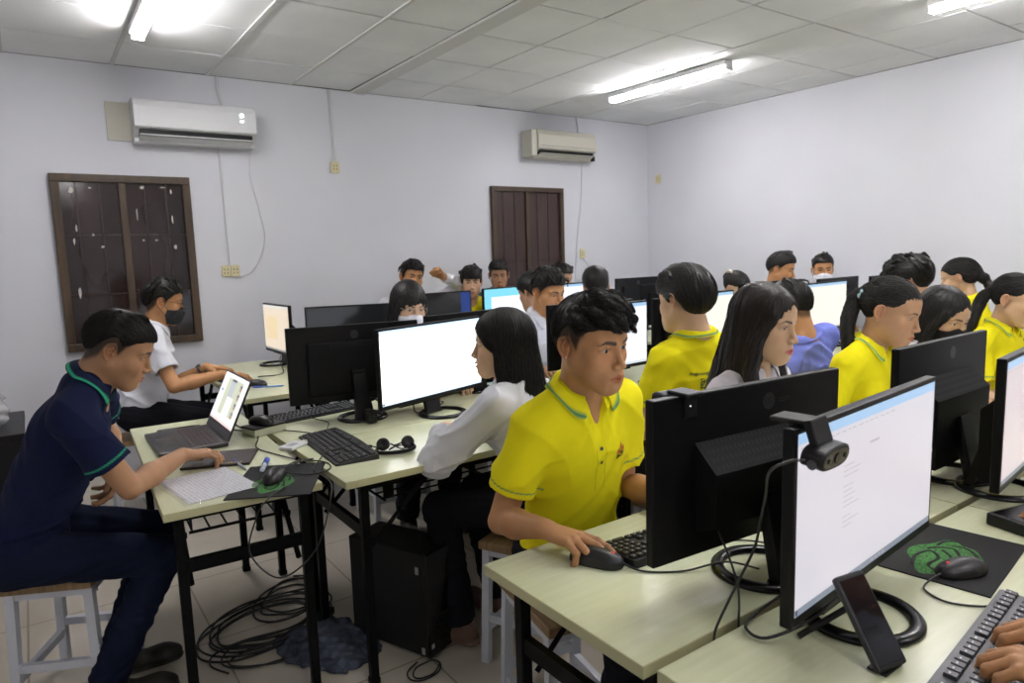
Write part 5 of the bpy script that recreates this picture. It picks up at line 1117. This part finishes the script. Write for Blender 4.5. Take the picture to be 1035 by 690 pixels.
def pad(x, y, rz, label, L=.30, W=.24, drop=0., sc=1.):
    rt = empty('mouse_pad', (x, y, ZT), label, 'mouse pad', 'mouse pads with green print', math.radians(rz))
    m = MB(); n = 16; P = []
    vs = []; fs = []
    for k, zz in enumerate((.0004, .0034)):
        for i in range(n + 1):
            for j in range(9): yy = -W / 2 + W * j / 8; ex = -L / 2 + L * i / n; vs.append((ex, yy, zz - drop * max(0, -yy - W * .28) ** 2 * 8))
    N = (n + 1) * 9
    for i in range(n):
        for j in range(8): a = i * 9 + j; fs.append((N + a, N + a + 9, N + a + 10, N + a + 1)); fs.append((a + 1, a + 10, a + 9, a))
    for i in range(n):
        for j in (0, 8): a = i * 9 + j; fs.append((a, a + 9, N + a + 9, N + a))
    for j in range(8):
        for i in (0, n): a = i * 9 + j; fs.append((a, a + 1, N + a + 1, N + a))
    MB().add(vs, fs).build('mat', m_pad, rt)
    pts = [(.10 * math.cos(t) * (1 + .10 * math.sin(5 * t)), .062 * math.sin(t) * (1 + .12 * math.cos(4 * t))) for t in np.linspace(0, 2 * PI, 40, endpoint=False)]
    MB().add([(-.03 + a * sc, .01 + b * sc, .0037) for a, b in pts], [tuple(range(40))]).build('green_patch', m_gr, rt)
    cb_ = MB()
    for cv in ([(-.10, .045), (-.05, .052), (-.01, .038), (-.035, .015), (-.085, .020), (-.10, -.005), (-.06, -.018), (-.015, -.002), (.01, .02)], [(-.075, -.035), (-.03, -.030), (.005, -.012), (.03, .004), (.02, .030), (.0, .045)], [(-.02, -.045), (.02, -.04), (.05, -.015), (.045, .012)], [(.03, .035), (.06, .03), (.075, .008), (.06, -.01)]):
        cb_.tube([(a * sc - .0, b * sc + .005, .0039) for a, b, *_ in [(*c, 0) for c in [(v[0], v[1]) for v in spline([(p[0], p[1], 0) for p in cv], 5)]]], .0034 * sc, 6, flat=.15)
    cb_.build('coiled_print', m_pad, rt)
    return rt
pad(1.655, .648, 8, 'large black mouse pad with green coiled print at the lower right', .33, .21, sc=1.08)
pad(.610, 2.225, 62, 'black and green mouse pad beside the paper on the laptop table', .33, .255, sc=.95)
# laptop
lp = empty('laptop', (.46, 2.96, ZT), 'open black laptop with lit screen in front of the man in navy', 'laptop', None)
m_lap = mat('dark laptop shell', (.020, .019, .021), .38); m_lapk = mat('dark red-brown laptop keys', (.030, .012, .012), .5)
MB().box((-.122, -.192, .003), (.122, .192, .019), bev=.004).build('base', m_lap, lp)
k_ = MB()
for i in range(6):
    for j in range(16): k_.box((-.005 + i * .0175, -.165 + j * .0207, .0188), (-.005 + i * .0175 + .0150, -.165 + j * .0207 + .0180, .0205))
o_ = k_.build('keys', m_lapk, lp); o_['kind'] = 'stuff'
MB().box((-.105, -.055, .0188), (-.030, .055, .0194), bev=.0003).build('touchpad', mat('touchpad', (.012, .012, .013), .25), lp)
ld_ = V3(.105, 0, .225); ld_ /= np.linalg.norm(ld_); ln_ = V3(ld_[2], 0, -ld_[0])
def LM(a, b, c): return V3(.120, 0, .020) + V3(0, 1, 0) * a + ld_ * b - ln_ * c
def slab(m, a0, a1, b0, b1, c0, c1, mi=0):
    vs = [LM(a, b, c) for c in (c0, c1) for a, b in ((a0, b0), (a1, b0), (a1, b1), (a0, b1))]; m.add(vs, [(3, 2, 1, 0), (4, 5, 6, 7)] + [(i, (i + 1) % 4, 4 + (i + 1) % 4, 4 + i) for i in range(4)], mi)
lid = MB(); slab(lid, -.190, .190, 0, .248, -.004, .003); lo_ = lid.build('lid', m_lap, lp)
sm = MB(); e = .0032
def sr(a0, a1, b0, b1, mi, l=0): sm.add([LM(-a, b, e + l * .0001) for a, b in ((a0, b0), (a1, b0), (a1, b1), (a0, b1))], [(0, 1, 2, 3)], mi)
sr(-.184, .184, .040, .242, 0); sr(-.184, .184, .040, .050, 1, 1)
sr(-.10, .13, .075, .225, 2, 1); sr(-.115, -.055, .075, .225, 3, 2) if False else None
sr(-.105, -.045, .070, .222, 2, 2); sr(-.045, .025, .135, .225, 3, 2); sr(-.045, .025, .215, .225, 4, 3); sr(-.035, .055, .062, .150, 0, 3); sr(.055, .085, .075, .225, 2, 2)
sr(-.165, -.125, .160, .172, 5, 2)
rr_ = random.Random(4)
for k in range(12): b0 = .078 + k * .0125; sr(.095, .125, b0, b0 + .011, 6 + k % 3, 3)
sm.build('screen', [scr('lap page', (.96, .90, .93), .55), scr('lap bar', (.95, .75, .70), .45), scr('lap green', (.66, .70, .52), .45), scr('lap grey', (.62, .65, .72), .40), scr('lap dark', (.15, .17, .25), .25), scr('lap blue', (.35, .55, .85), .4), scr('lap tile a', (.7, .45, .35), .3), scr('lap tile b', (.35, .30, .45), .25), scr('lap tile c', (.75, .7, .6), .4)], lo_)
nb = empty('notebook', (.515, 2.60, ZT), 'dark brown folder with gold marks under the hand of the man in navy', 'folder', None, math.radians(-24))
MB().box((-.115, -.095, .0004), (.115, .095, .010), bev=.002).build('cover', mat('dark brown leatherette', (.022, .012, .010), .5, bump=(200, .2, .001)), nb)
g_ = MB(); rr_ = random.Random(2)
for i in range(9): g_.box((.0 + i * .010, -.082, .0098), (.0 + i * .010 + .006, -.082 + rr_.uniform(.003, .009), .0103))
go_ = g_.build('gold_marks', mat('gold foil', (.6, .42, .12), .35, .7), nb); go_['kind'] = 'stuff'
# papers in a clear sleeve
pp = empty('document_sleeve', (.415, 2.335, ZT), 'white printed sheets in a clear plastic sleeve on the laptop table', 'paper', None, math.radians(8))
def pap_nodes(nt, b):
    tc = nt.nodes.new('ShaderNodeTexCoord'); w = nt.nodes.new('ShaderNodeTexWave'); w.bands_direction = 'X'; w.inputs['Scale'].default_value = 27; w.inputs['Distortion'].default_value = .0; n = nt.nodes.new('ShaderNodeTexNoise'); n.inputs['Scale'].default_value = 130
    m = nt.nodes.new('ShaderNodeMath'); m.operation = 'MULTIPLY'; r = nt.nodes.new('ShaderNodeValToRGB'); r.color_ramp.elements[0].position = .38; r.color_ramp.elements[0].color = (.70, .70, .74, 1); r.color_ramp.elements[1].position = .5; r.color_ramp.elements[1].color = (.48, .48, .54, 1)
    nt.links.new(tc.outputs['Object'], w.inputs['Vector']); nt.links.new(tc.outputs['Object'], n.inputs['Vector']); nt.links.new(w.outputs['Fac'], m.inputs[0]); nt.links.new(n.outputs['Fac'], m.inputs[1]); nt.links.new(m.outputs[0], r.inputs['Fac']); nt.links.new(r.outputs['Color'], b.inputs['Base Color'])
MB().box((-.105, -.148, .0006), (.105, .148, .0022)).build('paper_sheet', mat('white printing paper', (.72, .72, .75), .7), pp)
MB().box((-.100, -.152, .0023), (.110, .142, .0035)).build('paper_sheet', mat('printed page', rough=.7, nodes=pap_nodes), pp)
def film_nodes(nt, b): b.inputs['Alpha'].default_value = .18; b.inputs['Roughness'].default_value = .08; b.inputs['Specular IOR Level'].default_value = .8
f_ = MB(); n = 22; rr_ = random.Random(9); hz = [[.0055 + .0022 * math.sin(i * 1.3 + j * .9) * math.sin(j * 1.7) + rr_.uniform(0, .0008) for j in range(n + 1)] for i in range(n + 1)]
f_.add([(-.120 + .240 * i / n, -.162 + .324 * j / n, hz[i][j] if 0 < i < n and 0 < j < n else .0012) for i in range(n + 1) for j in range(n + 1)], [(i * (n + 1) + j, (i + 1) * (n + 1) + j, (i + 1) * (n + 1) + j + 1, i * (n + 1) + j + 1) for i in range(n) for j in range(n)], 0, True)
f_.build('clear_film', mat('clear plastic film', (.8, .8, .82), nodes=film_nodes), pp)
# pen and blue-capped marker
def pen(p0, p1, r, label, m, m2, name='pen', cap=.3):
    p0, p1 = V3(*p0), V3(*p1); rt = empty(name, tuple(p0), label, 'pen'); d = p1 - p0
    MB().tube([(0, 0, 0), d * .92], r, 10).tube([d * .92, d], [r, r * .25], 10).build('barrel', m, rt); MB().tube([d * -.02, d * cap], r * 1.2, 10).build('cap', m2, rt); return rt
m_blue = mat('blue plastic', (.03, .07, .42), .35); m_clear = mat('milky plastic', (.45, .5, .6), .3)
pen((.545, 2.545, ZT + .006), (.555, 2.400, ZT + .006), .0045, 'blue pen lying right of the dark folder', m_clear, m_blue)
pen((.640, 2.460, ZT + .009), (.585, 2.330, ZT + .009), .008, 'thick blue and white marker near the coiled cable', m_clear, m_blue, cap=.4)
pen((.995, 3.985, ZT + .005), (1.145, 3.915, ZT + .005), .0045, 'light blue pen lying on the far left table', mat('light blue plastic', (.12, .28, .62), .35), m_blue)
sp_ = empty('phone', (.475, 3.19, ZT), 'black slim handset lying behind the laptop', 'phone', None, math.radians(-6)); MB().box((-.085, -.022, .0005), (.085, .022, .012), bev=.004).build('shell', m_blk, sp_); MB().box((-.075, -.018, .0118), (.060, .018, .0126), bev=.0003).build('screen', m_glo, sp_)
# small white adapter
ad = empty('adapter', (.775, 2.59, ZT), 'small white plastic adapter with short cable by the black keyboard', 'adapter', None, math.radians(35))
MB().box((-.050, -.032, .0005), (.050, .032, .014), bev=.005).build('case', m_plw, ad); MB().box((.050, -.012, .003), (.075, .010, .011), bev=.002).build('plug', mat('pale yellow plug', (.55, .55, .42), .5), ad); MB().box((-.03, -.018, .0138), (.012, .014, .0143)).build('printed_label', mat('grey label print', (.40, .40, .42), .6), ad)
# headset lying on the table
hs = empty('headset', (1.055, 2.275, ZT), 'black headset lying at the table edge beside the curved keyboard', 'headset', None, math.radians(-20)); hs.scale = (.85, .85, .8)
MB().tube(spline([(-.075, .015, .022), (-.085, -.030, .014), (-.04, -.052, .012), (.03, -.050, .012), (.078, -.02, .016), (.070, .020, .024)], 6), .0062, 8, flat=1.6).build('headband', m_blk, hs)
for sx, nm in ((-1, 'left'), (1, 'right')):
    ec = MB(); R_ = Matrix.Translation((sx * .052, .018, .034)) @ Matrix.Rotation(sx * .5, 4, 'Z') @ Matrix.Rotation(PI / 2 - .35, 4, 'X')
    pr_ = [(0, -.014), (.016, -.014), (.027, -.008), (.030, .002), (.029, .010), (.022, .013), (.013, .009), (0, .006)]; m2 = MB().lathe(pr_, (0, 0, 0), 24); m2.v = [tuple(R_ @ Vector(v)) for v in m2.v]; m2.build('ear_cup', mat('black padded leatherette', (.014, .014, .015), .6, bump=(60, .5, .003)), hs)
MB().tube(spline([(-.055, .04, .02), (-.085, .065, .012), (-.10, .055, .020)], 5), .0025, 6).tube([(-.10, .055, .020), (-.112, .050, .024)], .006, 8).build('microphone', m_blk, hs)
MB().tube(spline([(.05, -.02, .02), (.02, .0, .012), (-.02, .03, .03), (.0, .045, .018), (.03, .03, .032), (.0, .0, .026), (-.03, -.01, .014), (-.01, .035, .012), (.04, .05, .012), (.06, .02, .014)], 6), .0032, 6).build('cord', m_cab if 'm_cab' in globals() else mat('black cable sheath', (.010, .010, .010), .5), hs)
# little black webcam block hanging on the stand at the left ring base
wb = empty('webcam', (1.165, 2.745, ZT), 'small black webcam standing on the table before the left ring base', 'webcam', 'webcams', math.radians(10))
MB().box((-.022, -.016, .001), (.022, .016, .050), bev=.006).build('body', m_blk, wb); MB().tube([(0, -.0165, .032), (0, -.0185, .032)], .009, 16).build('lens', m_glo, wb); MB().box((-.014, -.012, .049), (.014, .030, .060), bev=.003).build('clip', m_blk, wb)
# webcam clipped on the near lit monitor
def webcam(x, y, z, rz, label, front=True):
    rt = empty('webcam', (x, y, z), label, 'webcam', 'webcams', math.radians(rz))
    if front: rt.scale = (1.04, 1.04, 1.04)
    MB().box((-.024, -.022, .0015), (.024, .038, .010), bev=.003).build('clip', m_blk, rt)
    a = math.radians(-18); 
    if front:
        M1_ = Matrix.Translation((0, -.020, .006)) @ Matrix.Rotation(a, 4, 'X'); MB().box((-.027, -.014, -.038), (.027, .0, .004), bev=.003, M=M1_).build('hinge_arm', m_blk, rt)
        m = MB(); M2_ = Matrix.Translation((.004, -.040, -.044)) @ Matrix.Rotation(.14, 4, 'X')
        pr_ = []; n = 28
        for k, yy in enumerate((-.020, -.017, .014, .018)):
            s_ = (.88, 1, 1, .8)[k]
            for i in range(n): t = 2 * PI * i / n; c, s2 = math.cos(t), math.sin(t); pr_.append(tuple(M2_ @ Vector((.049 * s_ * math.copysign(abs(c) ** .65, c), yy, .0185 * s_ * math.copysign(abs(s2) ** .8, s2)))))
        m.add(pr_, [tuple(range(n))[::-1], tuple(range(3 * n, 4 * n))] + [(k * n + i, k * n + (i + 1) % n, (k + 1) * n + (i + 1) % n, (k + 1) * n + i) for k in range(3) for i in range(n)], 0, False); m.build('camera_body', m_blk, rt)
        fp = MB(); pts = [(.040 * math.copysign(abs(math.cos(t)) ** .6, math.cos(t)), .0135 * math.copysign(abs(math.sin(t)) ** .8, math.sin(t))) for t in np.linspace(0, 2 * PI, 28, endpoint=False)]
        fp.add([tuple(M2_ @ Vector((a_, -.0203, b_))) for a_, b_ in pts], [tuple(range(28))]); fp.build('front_plate', mat('smoky face plate', (.05, .045, .03), .3), rt)
        for dx, r in ((-.0, .0085), (.026, .004), (-.027, .004)):
            l_ = MB().tube([M2_ @ Vector((dx, -.0200, 0)), M2_ @ Vector((dx, -.0225, 0))], r, 20); l_.build('lens', m_glo, rt)
        l_ = MB().tube([M2_ @ Vector((-.046, -.005, -.006)), M2_ @ Vector((-.049, -.005, -.006))], .008, 16); l_.build('side_ring', mat('dark silver ring', (.10, .10, .11), .3, .8), rt)
    else:
        MB().box((-.016, .014, -.045), (.016, .026, .004), bev=.003).build('hinge_arm', m_blk, rt)
        MB().box((-.046, -.046, -.022), (.046, -.010, .005), bev=.008).build('camera_body', m_blk, rt)
        MB().tube([(.004, .0262, -.018), (.004, .0272, -.018)], .0016, 10).build('led', mat('small white led', (.7, .7, .7), .3, emis=(1, 1, 1), estr=.6), rt)  # glowing dot stands in for a small white glint
    return rt
webcam(1.028, .645, 1.1565, 5.4, 'black webcam hanging over the left top edge of the near lit screen')
webcam(1.075, .935, 1.1525, 180 - 4.3, 'black webcam seen from behind on the near back-turned monitor', False)
webcam(2.335, .722, 1.1565, 7, 'black webcam on top of the monitor cut by the right edge', False)
# phone on its stand
ps = empty('phone', (1.114, .595, ZT), 'black smartphone leaning in a stand in front of the near lit screen', 'phone', None, math.radians(0))
pd = nrm(V3(.016, .094, .131)); pa = nrm(V3(.88, -.16, .05)); pa = nrm(pa - pd * (pa @ pd)); pn = np.cross(pa, pd)
ph_top = None
def PM(a, b, c): return V3(.0, -.075, .004) + pa * a + pd * b + pn * c
def pslab(a0, a1, b0, b1, c0, c1, name, m, bev=0, parent=ps):
    mm = Matrix(((pa[0], pd[0], pn[0], 0), (pa[1], pd[1], pn[1], -.075), (pa[2], pd[2], pn[2], .004), (0, 0, 0, 1))); return MB().box((a0, b0, c0), (a1, b1, c1), bev=bev, M=mm).build(name, m, parent)
pslab(-.034, .034, .002, .158, -.006, .008, 'case', mat('matte black phone case', (.012, .012, .013), .55), .0055); pslab(-.029, .029, .010, .150, .0078, .0086, 'screen', mat('dark phone glass', (.006, .007, .012), .06, spec=.7), .0003)
pslab(-.020, .020, .140, .1585, -.011, -.005, 'camera_bump', m_glo, .002)
MB().tube([PM(0, .11, -.010), (-.03, .075, .006)], .006, 8).box((-.025, -.078, .0005), (.030, -.045, .005), bev=.002).build('stand', m_blk, ps)
bb_ = empty('box', (1.985, .600, ZT), 'low black plastic box touched by a fingertip at the right edge', 'box', None, math.radians(-14)); MB().box((-.095, -.060, .0005), (.095, .060, .032), bev=.005).build('case', m_blk, bb_); MB().box((-.085, -.050, .0318), (.085, .050, .0330), bev=.0005).build('recessed_top', m_glo, bb_)
# computer tower under the middle table
tw = empty('computer_tower', (1.06, 2.305, 0), 'black computer tower on the floor under the middle row table', 'computer tower', None, math.radians(22))
m_tow = mat('black tower steel', (.009, .009, .0095), .5, spec=.35)
MB().box((-.085, -.19, .012), (.085, .18, .40), bev=.004).build('case', m_tow, tw); MB().box((-.086, -.205, .010), (.086, -.188, .402), bev=.006).build('front_panel', m_glo, tw)
for a in (-.06, .06):
    for b in (-.15, .14): MB().lathe([(0, 0), (.012, 0), (.014, .012), (0, .012)], (a, b, .0), 12).build('foot', m_blk, tw)
MB().tube([(.055, -.2055, .345), (.055, -.2075, .345)], .006, 12).build('power_button', mat('power button', (.05, .05, .05), .3), tw); MB().box((.053, -.2065, .300), (.057, -.2045, .306)).build('activity_light', mat('red indicator', (.5, .05, .02), .4, emis=(1, .15, .05), estr=.8), tw)
m_stk = mat('pale sticker', (.42, .42, .42), .5)
for a, b in ((-.0855, .335),): MB().box((-.0862, -.165, b - .014), (-.0849, -.150, b + .014)).build('sticker', m_stk, tw)
MB().box((-.078, -.2062, .045), (-.062, -.2045, .062)).build('sticker', m_stk, tw); MB().box((-.0862, -.180, .020), (-.0849, -.165, .045)).build('sticker', m_stk, tw)
v_ = MB()
for i in range(10): v_.box((-.05, -.2065, .06 + i * .010), (.05, -.2045, .064 + i * .010))
v_.build('vent_slots', mat('slot black', (.004, .004, .004), .6), tw)
# crumpled blue-grey cloth and the coiled cables on the floor
def cloth(cx, cy, name, label, cat, a, b, h, col, seed, rot=0.):
    r = np.random.default_rng(seed); g = G((cx - a - .05, cy - b - .05, -.02), (cx + a + .05, cy + b + .05, h + .05), .006); c_, s_ = math.cos(rot), math.sin(rot)
    g.ell((cx, cy, 0), (a, b, h), R=np.array([[c_, s_, 0], [-s_, c_, 0], [0, 0, 1]]), k=0)
    for i in range(7): q = r.uniform(0, 6.28); g.ell((cx + a * .5 * math.cos(q), cy + b * .5 * math.sin(q), .0), (a * .45, b * .45, h * r.uniform(.6, 1.1)), k=.03)
    p_ = r.uniform(0, 6, 6); g.warp(lambda X, Y, Z: .004 * np.sin(X * 34 + 5 * np.sin(Y * 22 + p_[0]) + p_[1]) + .004 * np.sin(Y * 42 + 4 * np.sin(X * 30 + p_[2]) + Z * 60) + .0015 * np.sin((X + Y) * 120 + p_[3]))
    g.cut(lambda X, Y, Z: .001 - Z + 0 * X, k=.001); v, q = g.nets(); cc = np.tile(np.array(col), (len(v), 1)) * (1 + .5 * (np.sin(v[:, :1] * 90) * np.sin(v[:, 1:2] * 110) > .2)); o = link(name, np_mesh(name, v, q, cc), CLOTH()); return tag(o, label, cat)
cloth(.80, 2.42, 'cloth', 'crumpled blue-grey patterned cloth on the floor under the tables', 'cloth', .15, .22, .030, (.06, .07, .10), 3, .6)
m_cab = mat('black cable sheath', (.010, .010, .010), .5)
rc = random.Random(21)
def coil(name, cx, cy, rx, ry, turns, label, seed, rot=.3, r=.0042, zmax=.03):
    q = random.Random(seed); pts = []; ph = q.uniform(0, 6); n = int(turns * 11)
    for i in range(n):
        t = ph + 2 * PI * turns * i / n; k = 1 + .22 * math.sin(t * .37 + ph) + q.uniform(-.05, .05); a, b = rx * k * math.cos(t), ry * k * math.sin(t); pts.append((cx + a * math.cos(rot) - b * math.sin(rot), cy + a * math.sin(rot) + b * math.cos(rot), r + .001 + (.5 + .5 * math.sin(t * .6)) * zmax * q.uniform(.3, 1)))
    o = MB().tube(spline(pts, 5), r, 6).build(name, m_cab); return tag(o, label, 'cable', 'black cables lying on the floor')
coil('cable', .66, 2.72, .23, .16, 6.3, 'widest tangle of coiled black cable on the floor by the laptop table legs', 5)
coil('cable', .80, 2.86, .16, .12, 3.4, 'second coil of black cable lying behind the widest floor tangle', 6, .9)
coil('cable', .62, 2.50, .18, .10, 2.4, 'thin loops of black cable nearest the crumpled cloth', 7, -.2, .0035)
coil('cable', 1.02, 2.05, .07, .045, 1.8, 'small loop of black cable on the floor before the computer tower', 8, .4, .0028, .006)
pw = empty('power_strip', (.845, 2.62, 0), 'black power adapter brick among the floor cables', 'adapter', None, math.radians(40)); MB().box((-.06, -.03, .001), (.06, .03, .032), bev=.006).build('case', m_blk, pw); MB().tube(spline([(.06, 0, .016), (.10, .01, .012), (.13, .05, .006)], 5), .004, 6).build('lead', m_cab, pw)
def cable(pts, r, label, grp='black cables on the tables', sm_=6): return wire('cable', pts, r, m_cab, label, 'cable', grp, smooth=sm_)
Z = ZT + .0035
cable([(1.034, 1.072, .752), (1.055, 1.029, Z), (1.122, .975, Z), (1.19, .942, Z + .010), (1.218, .915, Z + .014), (1.235, .860, Z + .014)], .0022, 'thin cable from the red-wheeled mouse running under the near back-turned monitor', sm_=7)
cable([(1.20, 1.03, Z), (1.231, 1.024, Z), (1.315, .991, Z + .012), (1.368, .933, Z + .010), (1.36, .885, Z)], .0022, 'cable arching beyond the ring foot of the near back-turned monitor')
cable([(1.132, .888, .862), (1.128, .868, .836), (1.129, .85, .799), (1.108, .82, .774), (1.072, .79, .757), (1.052, .776, .742), (1.048, .773, .69)], .0026, 'black cable dropping between the two near tables beside the lit screen')
cable([(1.075, .958, 1.140), (1.095, .978, 1.12), (1.115, .985, 1.05), (1.12, .985, .98)], .0020, 'short webcam cable lying over the back of the near back-turned monitor')
cable([(.978, .602, 1.112), (.948, .610, 1.114), (.925, .628, 1.098), (.948, .650, 1.05), (.992, .690, .979), (1.010, .715, .916), (1.000, .745, .837), (.981, .767, .766), (.976, .773, .735), (.976, .773, .69)], .0026, 'webcam cable curling down left of the near lit screen', sm_=8)
cable([(1.235, .66, .80), (1.12, .665, .77), (1.03, .70, Z + .004), (1.03, .745, Z + .006), (1.09, .758, Z + .01), (1.13, .72, .80)], .0030, 'thick looped cable under the left corner of the near lit screen', sm_=8)
cable([(1.53, .615, .756), (1.47, .625, Z), (1.435, .61, Z), (1.42, .565, Z), (1.45, .52, Z), (1.47, .495, .75)], .0022, 'mouse cable crossing the bare table towards the graphite keyboard', sm_=7)
cable([(2.27, .985, .86), (2.34, .93, .80), (2.36, .88, Z + .01), (2.30, .81, Z), (2.36, .80, Z)], .0040, 'thick cable behind the vented monitor at the right')
cable([(2.30, .985, .86), (2.40, .95, .80), (2.40, .90, Z + .02), (2.33, .84, Z), (2.22, .815, Z)], .0028, 'thinner cable behind the vented monitor at the right')
cable([(.83, 2.40, .752), (.78, 2.33, Z), (.735, 2.25, Z), (.735, 2.10, Z), (.70, 2.00, .72), (.64, 1.985, .58), (.53, 1.99, .52), (.46, 2.03, .60), (.48, 2.022, .70), (.52, 2.04, Z + .003), (.60, 2.12, Z + .006)], .0024, 'black cable hanging in a long loop below the laptop table edge', sm_=9)
cable([(.60, 2.23, Z + .01), (.66, 2.30, Z + .012), (.74, 2.34, Z + .01), (.80, 2.30, Z), (.78, 2.22, Z), (.70, 2.20, Z + .004), (.64, 2.28, Z + .008), (.70, 2.36, Z + .006), (.78, 2.38, Z)], .0024, 'tangled cable around the small mouse pad', sm_=8)
cable([(.745, 2.95, Z), (.70, 2.80, Z), (.66, 2.66, Z), (.70, 2.50, Z), (.72, 2.40, Z + .004), (.70, 2.30, Z + .012)], .0024, 'cable running from the pale box down to the mouse pad', sm_=8)
cable([(.625, 2.95, .765), (.70, 2.98, Z), (.68, 3.06, Z + .01), (.62, 3.12, .80)], .0035, 'short thick cable behind the laptop screen', sm_=7)
cable([(.82, 2.88, Z), (.87, 2.80, Z), (.90, 2.72, Z), (.84, 2.68, Z)], .0020, 'thin cable looping right of the pale box', sm_=7)
cable([(1.20, 3.02, .86), (1.27, 2.92, .80), (1.26, 2.82, Z + .004), (1.22, 2.80, Z)], .0038, 'thick cable beside the stand of the left back-turned monitor')
cable([(1.36, 2.73, .80), (1.40, 2.78, Z), (1.50, 2.80, Z), (1.58, 2.85, Z + .01), (1.60, 2.93, Z)], .0032, 'cable behind the foot of the brightest screen')
cable([(.98, 2.78, Z), (1.02, 2.88, Z), (1.00, 2.98, Z), (.96, 3.02, .755)], .0020, 'thin cable from the far keyboard across the middle table')
cable([(1.35, 4.62, .84), (1.30, 4.50, .80), (1.27, 4.36, Z), (1.10, 4.28, Z + .01)], .0035, 'cable from the peach-toned screen to the far left keyboard')
cable([(2.60, 2.50, Z), (2.66, 2.62, Z), (2.80, 2.60, Z), (2.88, 2.52, Z), (2.78, 2.44, Z)], .0030, 'cables beside the lit screen behind the wavy-haired man')
# folding legs hanging below the laptop table, seen from the front
# side table with plastic bag in the left corner
ct = empty('side_table', (-.45, 3.95, 0), 'black side table at the left edge of the view', 'table', None)
MB().box((-.45, -.30, .70), (.38, .30, .735), bev=.003).build('tabletop', m_blk, ct); 
for a in (-.40, .33):
    for b in (-.26, .26): MB().box((a - .02, b - .02, 0), (a + .02, b + .02, .70), bev=.003).build('leg', m_leg, ct)
MB().box((-.45, -.29, .10), (.38, -.27, .70)).build('front_panel', m_blk, ct)
def bag_nodes(nt, b): b.inputs['Alpha'].default_value = .55; b.inputs['Roughness'].default_value = .2
bg = empty('plastic_bag', (-.215, 3.88, .735), 'clear plastic bag holding black cables at the left edge', 'bag', None)
g = G((-.15, -.15, -.01), (.15, .15, .24), .005); g.ell((0, 0, .06), (.095, .08, .075), k=0); g.ell((.03, 0, .12), (.05, .045, .06), k=.04); g.ell((-.05, .02, .10), (.04, .05, .05), k=.03); g.warp(lambda X, Y, Z: .006 * np.sin(X * 75 + 3 * np.sin(Z * 50)) * np.sin(Y * 60 + Z * 40) + .003 * np.sin(Z * 120 + X * 90)); g.cut(lambda X, Y, Z: .001 - Z + 0 * X, k=.002)
v, q = g.nets(); link('bag_film', np_mesh('bag_film', v, q), mat('translucent bag film', (.6, .6, .62), nodes=bag_nodes), bg)
q_ = random.Random(3); MB().tube(spline([(q_.uniform(-.06, .07), q_.uniform(-.05, .05), q_.uniform(.03, .15)) for _ in range(16)], 5), .0055, 6).build('cable_bundle', m_cab, bg)
# ------------------------------------------------------------------ camera
cam = bpy.data.cameras.new('camera'); cam.sensor_width = 36; cam.lens = 695.88 / 1035 * 36; cam.clip_start = .02
co = bpy.data.objects.new('camera', cam); COL.objects.link(co)
_ya, _pi, _ro = math.radians(34.9643), math.radians(7.28), math.radians(-1.7796)
_f = V3(math.sin(_ya) * math.cos(_pi), math.cos(_ya) * math.cos(_pi), -math.sin(_pi)); _r0 = V3(math.cos(_ya), -math.sin(_ya), 0); _u0 = np.cross(_r0, _f)
_r = _r0 * math.cos(_ro) + _u0 * math.sin(_ro); _u = -_r0 * math.sin(_ro) + _u0 * math.cos(_ro)
co.matrix_world = Matrix(((_r[0], _u[0], -_f[0], 0), (_r[1], _u[1], -_f[1], 0), (_r[2], _u[2], -_f[2], 1.45), (0, 0, 0, 1)))
cam.dof.use_dof = True; cam.dof.focus_distance = 1.9; cam.dof.aperture_fstop = 6.3
bpy.context.scene.camera = co
vs_ = bpy.context.scene.view_settings
vs_.view_transform = 'Standard'; vs_.look = 'None'; vs_.gamma = 1; vs_.use_curve_mapping = False; vs_.exposure = 1.2
